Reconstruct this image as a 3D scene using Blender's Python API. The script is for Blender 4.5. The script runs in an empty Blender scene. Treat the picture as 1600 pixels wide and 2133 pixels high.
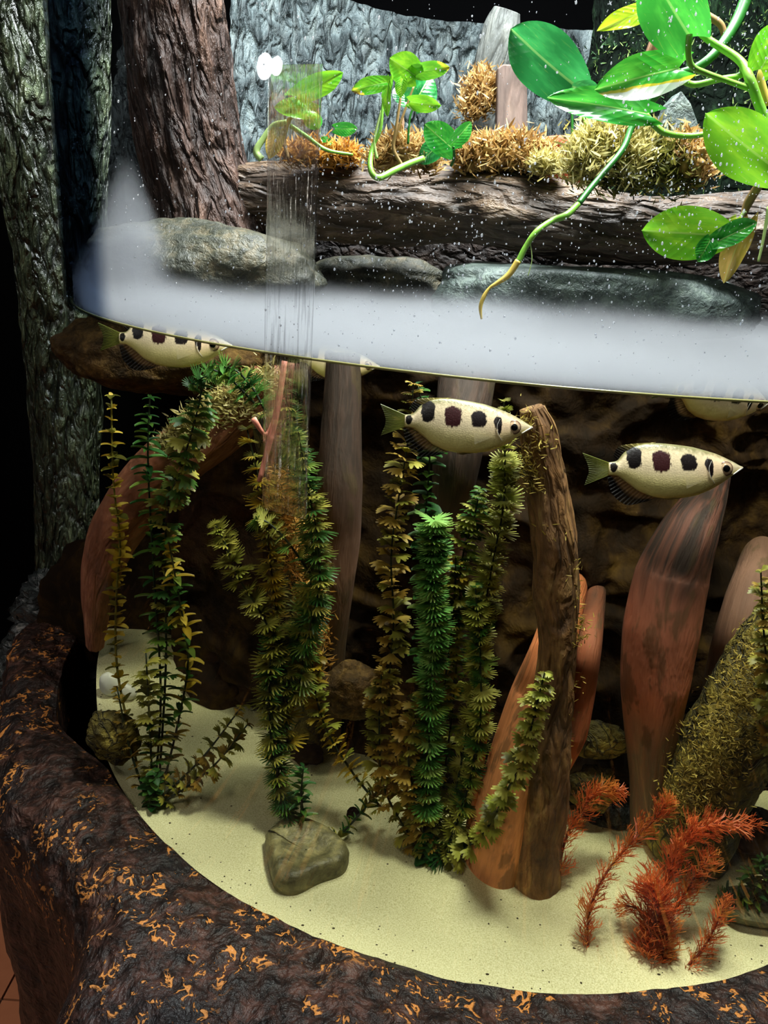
import bpy, bmesh, math, random
import numpy as np
from mathutils import Vector, Matrix

rng = np.random.default_rng(7)
random.seed(7)
C = bpy.context.scene.collection
S = bpy.context.scene

# ------------------------------------------------------------------ measures
PITCH, ROLL, F = 0.3408, 0.0726, 1550.0        # camera fit (frame 1600 x 2133)
CX, CY, R, H = 0.1765, 1.0944, 0.6, 1.38       # tank axis, radius, eye height
ZW, ZB = 1.2992, 0.7484                        # water level, sand level
O = np.array([0, 0, H])
fwd = np.array([0, math.cos(PITCH), -math.sin(PITCH)])
_up = np.array([0, math.sin(PITCH), math.cos(PITCH)])
_rt = np.array([1., 0, 0])
rt = math.cos(ROLL)*_rt + math.sin(ROLL)*_up
up = -math.sin(ROLL)*_rt + math.cos(ROLL)*_up

# ------------------------------------------------------------------ camera
cd = bpy.data.cameras.new('camera'); cam = bpy.data.objects.new('camera', cd); C.objects.link(cam)
cd.sensor_fit = 'HORIZONTAL'; cd.sensor_width = 36; cd.lens = 36*F/1600
cd.clip_start = 0.02
cam.matrix_world = Matrix(((rt[0], up[0], -fwd[0], O[0]), (rt[1], up[1], -fwd[1], O[1]), (rt[2], up[2], -fwd[2], O[2]), (0, 0, 0, 1)))
S.camera = cam
S.view_settings.view_transform = 'Standard'; S.view_settings.look = 'None'
S.view_settings.gamma = 1; S.view_settings.use_curve_mapping = False
S.view_settings.exposure = 0.0
cy = S.cycles
cy.max_bounces = 6; cy.diffuse_bounces = 2; cy.glossy_bounces = 2; cy.transmission_bounces = 6
cy.transparent_max_bounces = 40; cy.volume_bounces = 2
cy.caustics_reflective = False; cy.caustics_refractive = False
cy.use_denoising = True; cy.use_adaptive_sampling = True; cy.adaptive_threshold = .06; cy.adaptive_min_samples = 12
cy.sample_clamp_indirect = 4.0
cy.volume_step_rate = 1.0; cy.volume_max_steps = 128

# ------------------------------------------------------------------ light
W = bpy.data.worlds.new('world'); S.world = W; W.use_nodes = True
W.node_tree.nodes['Background'].inputs[0].default_value = (0.10, 0.09, 0.085, 1)
W.node_tree.nodes['Background'].inputs[1].default_value = 0.05
def area(name, loc, target, size, sizey, power, col):
    d = bpy.data.lights.new(name, 'AREA'); d.shape = 'RECTANGLE'; d.size = size; d.size_y = sizey
    d.energy = power; d.color = col
    o = bpy.data.objects.new(name, d); C.objects.link(o); o.location = loc
    o.rotation_euler = (Vector(target)-Vector(loc)).to_track_quat('-Z', 'Y').to_euler()
    return o
# the tank's own lamps, under the hood above the frame
area('tank_lamp', (0.12, 0.95, 2.15), (0.12, 1.0, 0.7), 0.45, 0.22, 30, (0.93, 0.98, 1.0))
area('tank_lamp_front', (0.26, 0.62, 2.12), (0.15, 0.85, 0.7), 0.2, 0.12, 23, (0.96, 1.0, 0.98))
# a room spot behind the visitor
area('room_lamp', (-0.7, -0.6, 2.9), (0.0, 0.6, 0.7), 0.5, 0.5, 7.5, (1.0, 0.90, 0.78))
sd_ = bpy.data.lights.new('column_fill_spot', 'SPOT'); sd_.energy = 26; sd_.color = (.9, 1.0, .82); sd_.spot_size = math.radians(36); sd_.spot_blend = .9; sd_.shadow_soft_size = .05  # added fill spot that brightens the bark column; no such lamp is known
so_ = bpy.data.objects.new('column_fill_spot', sd_); C.objects.link(so_); so_.location = (-1.0, .35, 2.5)
so_.rotation_euler = (Vector((-.68, 1.2, 1.72))-Vector((-1.0, .35, 2.5))).to_track_quat('-Z', 'Y').to_euler()

fd_ = bpy.data.lights.new('floor_fill_spot', 'SPOT'); fd_.energy = 60; fd_.color = (1.0, .86, .72); fd_.spot_size = math.radians(30); fd_.spot_blend = .6; fd_.shadow_soft_size = .06  # added fill light for the dark floor corner, not a known fixture
fo_ = bpy.data.objects.new('floor_fill_spot', fd_); C.objects.link(fo_); fo_.location = (-1.25, .2, 2.7)
fo_.rotation_euler = (Vector((-.85, 1.0, 0))-Vector((-1.25, .2, 2.7))).to_track_quat('-Z', 'Y').to_euler()

# ------------------------------------------------------------------ geometry helpers
def ray(x, y): return fwd + rt*(x-800)/F - up*(y-1066.5)/F
def P(x, y, Y):
    d = ray(x, y); return O + d*Y/d[1]
def PZ(x, y, z):
    d = ray(x, y); return O + d*(z-H)/d[2]
def onglass(x, y, r=R):
    d = ray(x, y); a = d[0]**2+d[1]**2; b = 2*((O[0]-CX)*d[0]+(O[1]-CY)*d[1]); c = (O[0]-CX)**2+(O[1]-CY)**2-r*r
    q = b*b-4*a*c
    if q < 0: return None
    return O + d*(-b-math.sqrt(q))/2/a
def dep(p): return float((np.asarray(p)-O) @ fwd)
def px2m(w, p): return w*dep(p)/F

def _hash(i, j, k, s):
    h = (i*374761393 + j*668265263 + k*2147483647 + s*1274126177) & 0xffffffff
    h = ((h ^ (h >> 13))*1274126177) & 0xffffffff
    h = h ^ (h >> 16)
    return (h & 0xffff)/32767.5 - 1.0
def vnoise(p, s=0):
    p = np.asarray(p, float); f = np.floor(p).astype(np.int64); t = p-f; t = t*t*(3-2*t)
    out = 0
    for a in (0, 1):
        for b in (0, 1):
            for c in (0, 1):
                w = (t[..., 0] if a else 1-t[..., 0])*(t[..., 1] if b else 1-t[..., 1])*(t[..., 2] if c else 1-t[..., 2])
                out = out + w*_hash(f[..., 0]+a, f[..., 1]+b, f[..., 2]+c, s)
    return out
def fbm(p, o=4, s=0):
    p = np.asarray(p, float); v = 0; a = 1; n = 0
    for k in range(o): v = v+a*vnoise(p*2**k, s+k); n += a; a *= .5
    return v/n
def ridge(p, o=4, s=0):
    p = np.asarray(p, float); v = 0; a = 1; n = 0
    for k in range(o): v = v+a*(1-2*np.abs(vnoise(p*2**k, s+k))); n += a; a *= .5
    return v/n
def sst(a, b, x):
    t = np.clip((x-a)/(b-a), 0, 1); return t*t*(3-2*t)

def mesh(name, v, f, mat, parent=None, smooth=True, attrs=None, loc=None, link=True):
    me = bpy.data.meshes.new(name)
    v = np.asarray(v, float)
    if loc is not None: v = v-np.asarray(loc)
    me.from_pydata(v.tolist(), [], f if isinstance(f, list) else f.tolist())
    if attrs:
        for k, a in attrs.items():
            a = np.asarray(a, np.float32)
            if k == 'col':
                at = me.attributes.new(k, 'FLOAT_COLOR', 'POINT')
                b = np.ones((len(a), 4), np.float32); b[:, :3] = a; at.data.foreach_set('color', b.ravel())
            else:
                at = me.attributes.new(k, 'FLOAT_VECTOR', 'POINT'); at.data.foreach_set('vector', a.ravel())
    if smooth: me.polygons.foreach_set('use_smooth', [True]*len(me.polygons))
    if mat: me.materials.append(mat)
    me.update()
    if not link: return me
    o = bpy.data.objects.new(name, me)
    C.objects.link(o)
    if parent: o.parent = parent
    if loc is not None and parent is None: o.location = loc
    return o
def tag(o, label=None, cat=None, group=None, kind=None):
    if label: o['label'] = label
    if cat: o['category'] = cat
    if group: o['group'] = group
    if kind: o['kind'] = kind
    return o
def thing(name, label, cat, loc=(0, 0, 0), group=None):
    o = bpy.data.objects.new(name, None); o.empty_display_size = .02; C.objects.link(o); o.location = [float(t) for t in loc]
    return tag(o, label, cat, group)
def gridfaces(n, m, wrap_m=False, off=0):
    i = np.arange(n-1)[:, None]; j = np.arange(m if wrap_m else m-1)[None]; j2 = (j+1) % m
    f = np.stack([i*m+j, i*m+j2, (i+1)*m+j2, (i+1)*m+j], -1).reshape(-1, 4)+off
    return f
def spline(pts, n):
    pts = np.asarray(pts, float); k = len(pts)
    if k == 2:
        t = np.linspace(0, 1, n)[:, None]; return pts[0]*(1-t)+pts[1]*t
    q = np.vstack([2*pts[0]-pts[1], pts, 2*pts[-1]-pts[-2]])
    out = []
    for u in np.linspace(0, k-1-1e-9, n):
        i = int(u); t = u-i; a, b, c, d = q[i], q[i+1], q[i+2], q[i+3]
        out.append(.5*((2*b)+(-a+c)*t+(2*a-5*b+4*c-d)*t*t+(-a+3*b-3*c+d)*t**3))
    return np.array(out)
def frames(c):
    t = np.gradient(c, axis=0); t /= np.linalg.norm(t, axis=1)[:, None]+1e-12
    ref = np.array([0, 1., 0.]) if abs(t[0][1]) < .9 else np.array([1., 0, 0])
    n = ref-t[0]*(ref@t[0]); n /= np.linalg.norm(n); N = [n]
    for k in range(1, len(c)):
        n = N[-1]-t[k]*(N[-1]@t[k]); n /= np.linalg.norm(n); N.append(n)
    N = np.array(N); B = np.cross(t, N); return t, N, B
def tube_data(pts, rad, rings=24, seg=12, amp=0., nscale=20., stretch=.3, kind='fbm', seed=0, cap=True, flat=1.0):
    c = spline(pts, rings); r = np.interp(np.linspace(0, 1, rings), np.linspace(0, 1, len(rad)), rad)
    t, N, B = frames(c)
    s = np.concatenate([[0], np.cumsum(np.linalg.norm(np.diff(c, axis=0), axis=1))])
    th = np.linspace(0, 2*math.pi, seg, endpoint=False)
    ct, st = np.cos(th), np.sin(th)
    rm = r.mean()
    tc = np.stack([np.broadcast_to(ct*rm, (rings, seg)), np.broadcast_to(st*rm, (rings, seg)), np.broadcast_to(s[:, None]*stretch, (rings, seg))], -1)
    d = ct[None, :, None]*N[:, None]*flat+st[None, :, None]*B[:, None]
    rr = np.broadcast_to(r[:, None], (rings, seg)).copy()
    if amp:
        q = tc*nscale
        rr = rr+amp*(-ridge(q, 4, seed)*1.1 if kind == 'ridge' else fbm(q, 4, seed))
        rr = rr+amp*1.2*fbm(q*.22+7, 2, seed+9)
    v = (c[:, None]+d*rr[..., None]).reshape(-1, 3)
    f = gridfaces(rings, seg, True).tolist(); tcv = tc.reshape(-1, 3)
    if cap:
        n = len(v); v = np.vstack([v, c[0], c[-1]]); tcv = np.vstack([tcv, tcv[0], tcv[-1]])
        for j in range(seg):
            f.append([n, (j+1) % seg, j]); f.append([n+1, (rings-1)*seg+j, (rings-1)*seg+(j+1) % seg])
    return v, f, tcv
def tube(name, pts, rad, mat, parent=None, loc=None, smooth=True, **k):
    v, f, tc = tube_data(pts, rad, **k)
    return mesh(name, v, f, mat, parent, smooth, {'tc': tc}, loc)
def pxtube(name, pp, mat, parent=None, loc=None, **k):
    """pp: rows (px, py, Y, width_px)"""
    pts = [P(a, b, c) for a, b, c, w in pp]; rad = [px2m(w, q)/2 for (a, b, c, w), q in zip(pp, pts)]
    n = k.get('rings', 24)
    return tube(name, pts, list(np.interp(np.linspace(0, 1, n), np.linspace(0, 1, len(rad)), rad)), mat, parent, loc, **k)
def blob_data(c, rad, amp=.1, sc=3., n=40, m=60, seed=0, kind='fbm', squash=None):
    ph = np.linspace(0, math.pi, n)[:, None]; th = np.linspace(0, 2*math.pi, m, endpoint=False)[None]
    d = np.stack([np.sin(ph)*np.cos(th), np.sin(ph)*np.sin(th), np.cos(ph)+0*th], -1)
    q = d*sc+seed*3.1
    r = 1+amp*(ridge(q, 5, seed) if kind == 'ridge' else fbm(q, 5, seed))
    if squash: d = np.sign(d)*np.abs(d)**squash
    v = (np.asarray(c)+d*r[..., None]*np.asarray(rad)).reshape(-1, 3)
    return v, gridfaces(n, m, True).tolist(), (d*np.asarray(rad)).reshape(-1, 3)
def blob(name, c, rad, mat, parent=None, loc=None, rot=0, **k):
    v, f, tc = blob_data((0, 0, 0), rad, **k)
    if rot:
        cr, sr = math.cos(rot), math.sin(rot); x, z = v[:, 0].copy(), v[:, 2].copy(); v[:, 0] = cr*x-sr*z; v[:, 2] = sr*x+cr*z
    return mesh(name, v+np.asarray(c), f, mat, parent, True, {'tc': tc}, loc)

# ------------------------------------------------------------------ material helper
class NT:
    def __init__(s, name):
        s.m = bpy.data.materials.new(name); s.m.use_nodes = True; s.t = s.m.node_tree; s.t.nodes.clear()
        s.out = s.t.nodes.new('ShaderNodeOutputMaterial')
    def n(s, typ, **k):
        o = s.t.nodes.new('ShaderNode'+typ)
        for a, b in k.items(): setattr(o, a, b)
        return o
    def set(s, sock, v):
        if isinstance(v, bpy.types.NodeSocket): s.t.links.new(v, sock)
        elif isinstance(v, (tuple, list)) and sock.type == 'RGBA': sock.default_value = tuple(v)+((1,) if len(v) == 3 else ())
        else: sock.default_value = v
    def coord(s, what='Object'): return s.n('TexCoord').outputs[what]
    def attr(s, name, out='Vector'):
        o = s.n('Attribute'); o.attribute_name = name; return o.outputs[out]
    def warp(s, v, scale, amt):
        o = s.n('VectorMath', operation='MULTIPLY_ADD'); s.set(o.inputs[0], s.noise(v, scale, 0, out='Color')); o.inputs[1].default_value = (amt,)*3; s.set(o.inputs[2], v); return o.outputs[0]
    def mapv(s, v, scale=(1, 1, 1), loc=(0, 0, 0)):
        o = s.n('Mapping'); s.set(o.inputs[0], v); o.inputs['Scale'].default_value = scale; o.inputs['Location'].default_value = loc; return o.outputs[0]
    def noise(s, v, scale=10, detail=4, rough=.55, dist=0., out='Fac'):
        o = s.n('TexNoise'); s.set(o.inputs['Vector'], v); s.set(o.inputs['Scale'], scale); o.inputs['Detail'].default_value = detail
        o.inputs['Roughness'].default_value = rough; o.inputs['Distortion'].default_value = dist; return o.outputs[out]
    def vor(s, v, scale=10, feat='F1', out='Distance'):
        o = s.n('TexVoronoi', feature=feat); s.set(o.inputs['Vector'], v); s.set(o.inputs['Scale'], scale); return o.outputs[out]
    def ramp(s, f, st, interp='LINEAR'):
        o = s.n('ValToRGB'); s.set(o.inputs[0], f); e = o.color_ramp; e.interpolation = interp
        while len(e.elements) < len(st): e.elements.new(.5)
        for k, (p, c) in enumerate(st):
            e.elements[k].position = p; c = (c, c, c) if not isinstance(c, (tuple, list)) else c; e.elements[k].color = tuple(c)+(1,)
        return o.outputs[0]
    def mix(s, f, a, b, blend='MIX'):
        o = s.n('Mix', data_type='RGBA', blend_type=blend); s.set(o.inputs[0], f); s.set(o.inputs[6], a); s.set(o.inputs[7], b); return o.outputs[2]
    def math(s, op, a, b=0., c=0., clamp=False):
        o = s.n('Math', operation=op, use_clamp=clamp); s.set(o.inputs[0], a); s.set(o.inputs[1], b)
        if op in ('MULTIPLY_ADD', 'SMOOTH_MIN'): s.set(o.inputs[2], c)
        return o.outputs[0]
    def mr(s, v, a, b, c=0., d=1., smooth=True):
        o = s.n('MapRange', interpolation_type='SMOOTHSTEP' if smooth else 'LINEAR'); s.set(o.inputs[0], v)
        for i, x in enumerate((a, b, c, d)): s.set(o.inputs[1+i], x)
        return o.outputs[0]
    def sep(s, v): o = s.n('SeparateXYZ'); s.set(o.inputs[0], v); return o.outputs
    def bump(s, h, st=.5, dist=.01, normal=None):
        o = s.n('Bump'); s.set(o.inputs['Height'], h); o.inputs['Strength'].default_value = st; o.inputs['Distance'].default_value = dist
        if normal: s.set(o.inputs['Normal'], normal)
        return o.outputs[0]
    def bsdf(s, col, rough=.6, normal=None, **k):
        o = s.n('BsdfPrincipled'); s.set(o.inputs['Base Color'], col); s.set(o.inputs['Roughness'], rough)
        if normal: s.set(o.inputs['Normal'], normal)
        for a, b in k.items(): s.set(o.inputs[a.replace('_', ' ')], b)
        return o.outputs[0]
    def mixs(s, f, a, b):
        o = s.n('MixShader'); s.set(o.inputs[0], f); s.set(o.inputs[1], a); s.set(o.inputs[2], b); return o.outputs[0]
    def done(s, surf=None, vol=None):
        if surf: s.set(s.out.inputs['Surface'], surf)
        if vol: s.set(s.out.inputs['Volume'], vol)
        return s.m
def lin(r, g, b):
    f = lambda c: (c/255/12.92 if c <= 10 else ((c/255+.055)/1.055)**2.4)
    return (f(r), f(g), f(b))

def rocky(name, c0, c1, c2, sc=30, bs=.6, bd=.006, rough=.6, coord='tc', spec=.5, crack=True):
    n = NT(name); v = n.attr('tc') if coord == 'tc' else n.coord('Object')
    w_ = n.warp(v, sc*1.2, .4/sc); a = n.noise(w_, sc, 4, .66); b = n.noise(v, sc*.22, 1)
    col = n.ramp(a, [(.3, c0), (.5, c1), (.72, c2)])
    col = n.mix(n.mr(b, .4, .62), n.mix(.55, col, c0), col)
    h = a
    if crack:
        k = n.mr(n.noise(v, sc*.6, 3, .5, 1.2), .47, .5, 0, 1); k2 = n.mr(n.noise(v, sc*.6, 3, .5, 1.2), .5, .53, 1, 0)
        cr = n.math('MULTIPLY', k, k2); h = n.math('SUBTRACT', a, n.math('MULTIPLY', cr, .35))
        col = n.mix(n.math('MULTIPLY', cr, .75), col, tuple(x*.25 for x in c0))
    return n.done(n.bsdf(col, rough, n.bump(h, bs, bd), Specular_IOR_Level=spec))

# rim: brown stone-look casting brushed with copper paint on its raised scars
def m_rim():
    n = NT('rim_paint'); v = n.coord('Object')
    big = n.noise(v, 9, 1, .5)
    wv = n.warp(v, 44, .014); w1 = n.noise(wv, 66, 2, .6); w2 = n.noise(wv, 90, 4, .68); w3 = n.noise(v, 34, 1, .5)
    rd = n.mr(n.math('ABSOLUTE', n.math('SUBTRACT', w1, .55)), .045, .028)
    brk = n.math('MULTIPLY', n.mr(w2, .46, .49), n.mr(w3, .47, .51))
    patch = n.mr(n.noise(wv, 9, 1, .5), .41, .50)
    dots = n.math('MULTIPLY', n.mr(w2, .64, .66), n.mr(w3, .40, .5))
    fl = n.math('MULTIPLY', n.math('MAXIMUM', n.math('MULTIPLY', rd, brk), dots), patch)
    col = n.ramp(n.noise(wv, 60, 3, .65), [(.3, lin(14, 10, 9)), (.5, lin(42, 27, 22)), (.7, lin(86, 56, 47))])
    col = n.mix(n.mr(big, .52, .66), col, n.mix(.6, col, lin(26, 26, 28)))
    col = n.mix(n.math('MULTIPLY', fl, n.mr(n.sep(v)[2], .60, .70)), col, lin(202, 132, 66))
    h = n.math('ADD', n.math('MULTIPLY', w1, .8), n.math('MULTIPLY', w2, .5))
    h = n.math('ADD', h, n.math('MULTIPLY', fl, .12))
    return n.done(n.bsdf(col, .5, n.bump(h, .9, .012), Specular_IOR_Level=.35))
def m_bark(name, c0, c1, c2, sc=22, rough=.6, bd=.02, coord='tc', ramp=(.3, .52, .78), spec=.5, bs=.8, crev=.55):
    """lumpy bark: rounded plates (billow noise) parted by crevices, with finer plates on them"""
    n = NT(name); v = n.attr('tc') if coord == 'tc' else n.coord('Object')
    w_ = n.warp(v, sc*1.5, .35/sc)
    def bil(k, w): return n.mr(n.math('ABSOLUTE', n.math('SUBTRACT', n.noise(w_, sc*k, 1, .5), .5)), .0, w)
    b1 = bil(.8, .10); b2 = bil(2.1, .12); a = n.noise(w_, sc*1.3, 5, .72); fine = a
    h = n.math('ADD', n.math('MULTIPLY', b1, .45), n.math('ADD', n.math('MULTIPLY', b2, .3), n.math('ADD', a, n.math('MULTIPLY', fine, .12))))
    col = n.ramp(a, list(zip(ramp, (c0, c1, c2))))
    dk = n.math('MULTIPLY', n.math('SUBTRACT', 1.0, n.math('MULTIPLY', b1, n.math('ADD', .45, n.math('MULTIPLY', b2, .55)))), crev)
    col = n.mix(dk, col, tuple(x*.35 for x in c0))
    return n.done(n.bsdf(col, rough, n.bump(h, bs, bd), Specular_IOR_Level=spec))

M = {}
M['rim'] = m_rim()
M['sand'] = (lambda n: (lambda v: n.done(n.bsdf(
    n.mix(n.mr(n.vor(v, 260), .10, .05), n.mix(n.mr(n.vor(v, 55), .055, .03), n.ramp(n.noise(v, 700, 2, .7), [(.3, lin(190, 184, 132)), (.5, lin(222, 217, 168)), (.75, lin(242, 238, 200))]), lin(70, 60, 38)), lin(244, 242, 215)),
    .85, n.bump(n.noise(v, 500, 1, .7), .5, .0015)))) (n.coord('Object')))(NT('sand'))
M['column'] = m_bark('column_bark', lin(22, 28, 20), lin(84, 96, 72), lin(166, 176, 134), 38, .3, .022, spec=.8, bs=1., crev=.85)
M['panel'] = m_bark('cork_panel', lin(60, 72, 76), lin(112, 126, 128), lin(160, 172, 168), 26, .55, .02, bs=1., crev=.75)
M['panel_dark'] = m_bark('cork_panel_mossy', lin(3, 6, 4), lin(10, 18, 12), lin(30, 50, 30), 26, .95, .012, spec=.05)
M['trunk'] = m_bark('trunk_bark', lin(24, 16, 13), lin(68, 48, 39), lin(116, 90, 75), 34, .6, .02, bs=.95, spec=.3)
M['log'] = m_bark('log_wood', lin(38, 29, 22), lin(84, 66, 50), lin(140, 116, 88), 26, .6, .015)
M['rock_uw'] = rocky('tank_rock', lin(16, 9, 3), lin(42, 27, 10), lin(80, 58, 20), 26, .7, .008, .8, spec=.12, crack=False)
M['boulder'] = rocky('boulder', lin(24, 30, 22), lin(60, 60, 44), lin(104, 94, 70), 70, .9, .006, .6, crack=False)
M['boulder_brown'] = rocky('boulder_brown', lin(36, 26, 12), lin(92, 68, 36), lin(150, 118, 66), 60, .9, .008, .7, spec=.2, crack=False)
M['arch'] = m_bark('arch_wood', lin(110, 66, 44), lin(176, 110, 78), lin(220, 156, 116), 40, .75, .005, bs=.6, crev=.3)
M['slab'] = rocky('grey_slab', lin(44, 54, 52), lin(80, 92, 88), lin(120, 134, 124), 70, .9, .006, .6, crack=False)
M['darkrock'] = rocky('dark_rock', lin(20, 23, 24), lin(46, 50, 50), lin(84, 90, 88), 45, .9, .01, .4)
M['drift'] = m_bark('driftwood', lin(76, 50, 26), lin(140, 98, 54), lin(200, 160, 96), 46, .75, .006, crev=.4)
M['drift_dark'] = m_bark('driftwood_dark', lin(40, 26, 16), lin(76, 50, 32), lin(112, 80, 50), 30, .7, .006)
def m_floor_reflection(name, top, mid, low, z0, z1):
    """floor reflection put into colour: warm middle tone, darker top, separate low tone"""
    n = NT(name); v = n.attr('tc'); z = n.sep(n.coord('Object'))[2]
    wv = n.warp(v, 30, .02); a = n.noise(wv, 40, 4, .65); st = n.noise(n.mapv(wv, (1, 1, .4)), 110, 3, .65); bg = n.noise(wv, 17, 3, .6)
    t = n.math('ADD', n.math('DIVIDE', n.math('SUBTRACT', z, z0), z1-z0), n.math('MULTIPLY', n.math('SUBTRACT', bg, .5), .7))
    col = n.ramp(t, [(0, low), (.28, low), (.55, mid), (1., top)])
    col = n.mix(n.math('MULTIPLY', n.mr(st, .42, .62), .28), col, tuple(c*.5 for c in mid))
    col = n.mix(n.math('MULTIPLY', n.mr(a, .54, .62), .55), col, lin(74, 60, 30))
    return n.done(n.bsdf(col, .8, n.bump(n.math('ADD', st, a), .6, .004)))
M['root'] = m_floor_reflection('pink_reflection', lin(46, 31, 20), lin(226, 134, 100), lin(128, 106, 88), .80, 1.10)  # tones of the terracotta floor mirrored in the glass, set as solid colour
M['reflection_brown'] = m_floor_reflection('brown_reflection', lin(48, 34, 24), lin(136, 98, 78), lin(90, 70, 46), .80, 1.16)
M['reflection_orange'] = m_floor_reflection('orange_reflection', lin(60, 38, 22), lin(196, 112, 60), lin(246, 160, 100), .74, 1.22)
M['reflection_slim'] = m_floor_reflection('slim_reflection', lin(50, 34, 18), lin(200, 110, 66), lin(240, 146, 96), .80, 1.03)
M['mosslog'] = rocky('mossy_log', lin(44, 38, 8), lin(112, 98, 30), lin(176, 158, 66), 48, 1., .012, .8)
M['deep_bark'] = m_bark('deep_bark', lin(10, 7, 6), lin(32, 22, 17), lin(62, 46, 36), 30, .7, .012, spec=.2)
M['plank'] = m_bark('plank_wood', lin(78, 62, 54), lin(108, 88, 78), lin(132, 112, 98), 40, .7, .003, bs=.4)
M['grey_drift'] = m_bark('grey_driftwood', lin(56, 60, 58), lin(84, 88, 84), lin(118, 120, 112), 30, .7, .006)
M['coir'] = (lambda n: (lambda v: n.done(n.bsdf(n.ramp(n.noise(n.mapv(v, (3, 3, .4)), 90, 3), [(.3, lin(90, 58, 40)), (.6, lin(176, 132, 98)), (.8, lin(220, 186, 140))]), .8, n.bump(n.noise(n.mapv(v, (3, 3, .4)), 90, 3), 1., .004))))(n.attr('tc')))(NT('coir'))
def plain(name, col, rough=.5, **k):
    n = NT(name); return n.done(n.bsdf(col, rough, None, **k))
M['stone'] = rocky('plant_stone', lin(60, 58, 34), lin(112, 106, 70), lin(160, 150, 100), 75, .7, .004, .5, crack=False)
M['terracotta'] = plain('terracotta', lin(176, 84, 52), .7)
M['white'] = plain('white_shell', lin(240, 240, 225), .5)
M['black'] = plain('black_paint', (.002, .002, .0022), .9, Specular_IOR_Level=.0)
M['rod'] = plain('pink_rod', lin(224, 140, 116), .5)
M['floor'] = (lambda n: (lambda v: n.done(n.bsdf(n.mix(n.noise(v, 8, 5, .6), lin(150, 88, 58), lin(206, 138, 100)), .5, n.bump(n.noise(v, 30, 4), .2, .004))))(n.coord('Object')))(NT('terracotta_tile'))
M['grout'] = plain('grout', lin(70, 50, 40), .9)

# clear acrylic: fresnel reflection over a faint tint that deepens at grazing angles, as thick acrylic does
def m_glass():
    n = NT('clear_acrylic'); lw = n.n('LayerWeight'); lw.inputs[0].default_value = .5
    x, y, z = n.sep(n.coord('Object'))      # the wall's origin is the tank's foot at z = 0.70
    dry = n.mr(z, ZW-.70-.001, ZW-.70+.001)
    outer = n.math('GREATER_THAN', n.math('SQRT', n.math('ADD', n.math('MULTIPLY', x, x), n.math('MULTIPLY', y, y))), .5985)
    refl = n.math('MULTIPLY', n.math('MAXIMUM', n.math('MULTIPLY', dry, .8), n.math('MULTIPLY', outer, n.math('ADD', .22, n.math('MULTIPLY', dry, .5)))), n.math('SUBTRACT', 1.0, n.n('NewGeometry').outputs['Backfacing']))
    g = n.math('MULTIPLY', n.mr(lw.outputs['Facing'], .60, .70), dry)
    t = n.n('BsdfTransparent'); n.set(t.inputs[0], n.mix(g, (.985, .99, .99), (.38, .44, .54)))
    gl = n.n('BsdfGlossy'); gl.inputs['Roughness'].default_value = .02
    fr = n.n('Fresnel'); fr.inputs['IOR'].default_value = 1.42
    return n.done(n.mixs(n.math('MULTIPLY', n.math('MULTIPLY', fr.outputs[0], .8), refl), t.outputs[0], gl.outputs[0]))
M['glass'] = m_glass()
def m_seam():
    n = NT('seam_acrylic'); v = n.mapv(n.coord('Object'), (1, 1, .05)); a = n.noise(v, 330, 3, .6)
    st = n.mr(n.noise(v, 420, 2, .5), .53, .66)
    g = n.n('BsdfRefraction'); g.inputs['IOR'].default_value = 1.10; g.inputs['Roughness'].default_value = .02; n.set(g.inputs['Normal'], n.bump(a, .35, .003))
    gl = n.n('BsdfGlossy'); gl.inputs['Roughness'].default_value = .15; n.set(gl.inputs['Normal'], n.bump(a, .9, .004))
    t = n.n('BsdfTransparent')
    m = n.mixs(.35, t.outputs[0], g.outputs[0])
    return n.done(n.mixs(n.math('ADD', .01, n.math('MULTIPLY', st, .26)), m, gl.outputs[0]))
M['seam'] = m_seam()
def m_water():
    n = NT('water'); t = n.n('BsdfTransparent'); gl = n.n('BsdfGlossy'); gl.inputs['Roughness'].default_value = .03
    nz = n.sep(n.n('NewGeometry').outputs['Normal'])[2]
    fr = n.n('Fresnel'); fr.inputs['IOR'].default_value = 1.33
    s = n.mixs(n.math('MULTIPLY', fr.outputs[0], n.mr(nz, .5, .9)), t.outputs[0], gl.outputs[0])
    a = n.n('VolumeAbsorption'); n.set(a.inputs[0], (.72, .70, .30)); a.inputs[1].default_value = .9
    return n.done(s, a.outputs[0])
M['water'] = m_water()
PL = P(268, 470, .84)
def m_fog():
    n = NT('mist'); v = n.coord('Object'); x, y, z = n.sep(v)
    h = n.math('SUBTRACT', z, ZW)
    nz = n.noise(v, 7, 3, .5); nz2 = n.noise(v, 22, 2, .5)
    top = n.math('ADD', .024, n.math('ADD', n.math('MULTIPLY', n.math('SUBTRACT', nz, .5), .035), n.math('MULTIPLY', n.math('SUBTRACT', nz2, .5), .012)))
    # a wisp climbing beside the trunk where the mister stands
    dx = n.math('SUBTRACT', x, float(PL[0])); dy = n.math('SUBTRACT', y, float(PL[1]))
    d2 = n.math('SQRT', n.math('ADD', n.math('MULTIPLY', dx, dx), n.math('MULTIPLY', dy, dy)))
    wisp = n.math('MULTIPLY', n.mr(d2, .062, .0, 0, 1), .115)
    top = n.math('ADD', top, wisp)
    q = n.mr(n.math('SUBTRACT', h, top), .026, -.026, 0, 1)
    den = n.math('MULTIPLY', n.math('MULTIPLY', q, q), 42.)
    p = n.n('VolumePrincipled'); n.set(p.inputs['Color'], (.415, .43, .455)); n.set(p.inputs['Density'], den); p.inputs['Anisotropy'].default_value = .25
    return n.done(None, p.outputs[0])
M['fog'] = m_fog()
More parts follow.
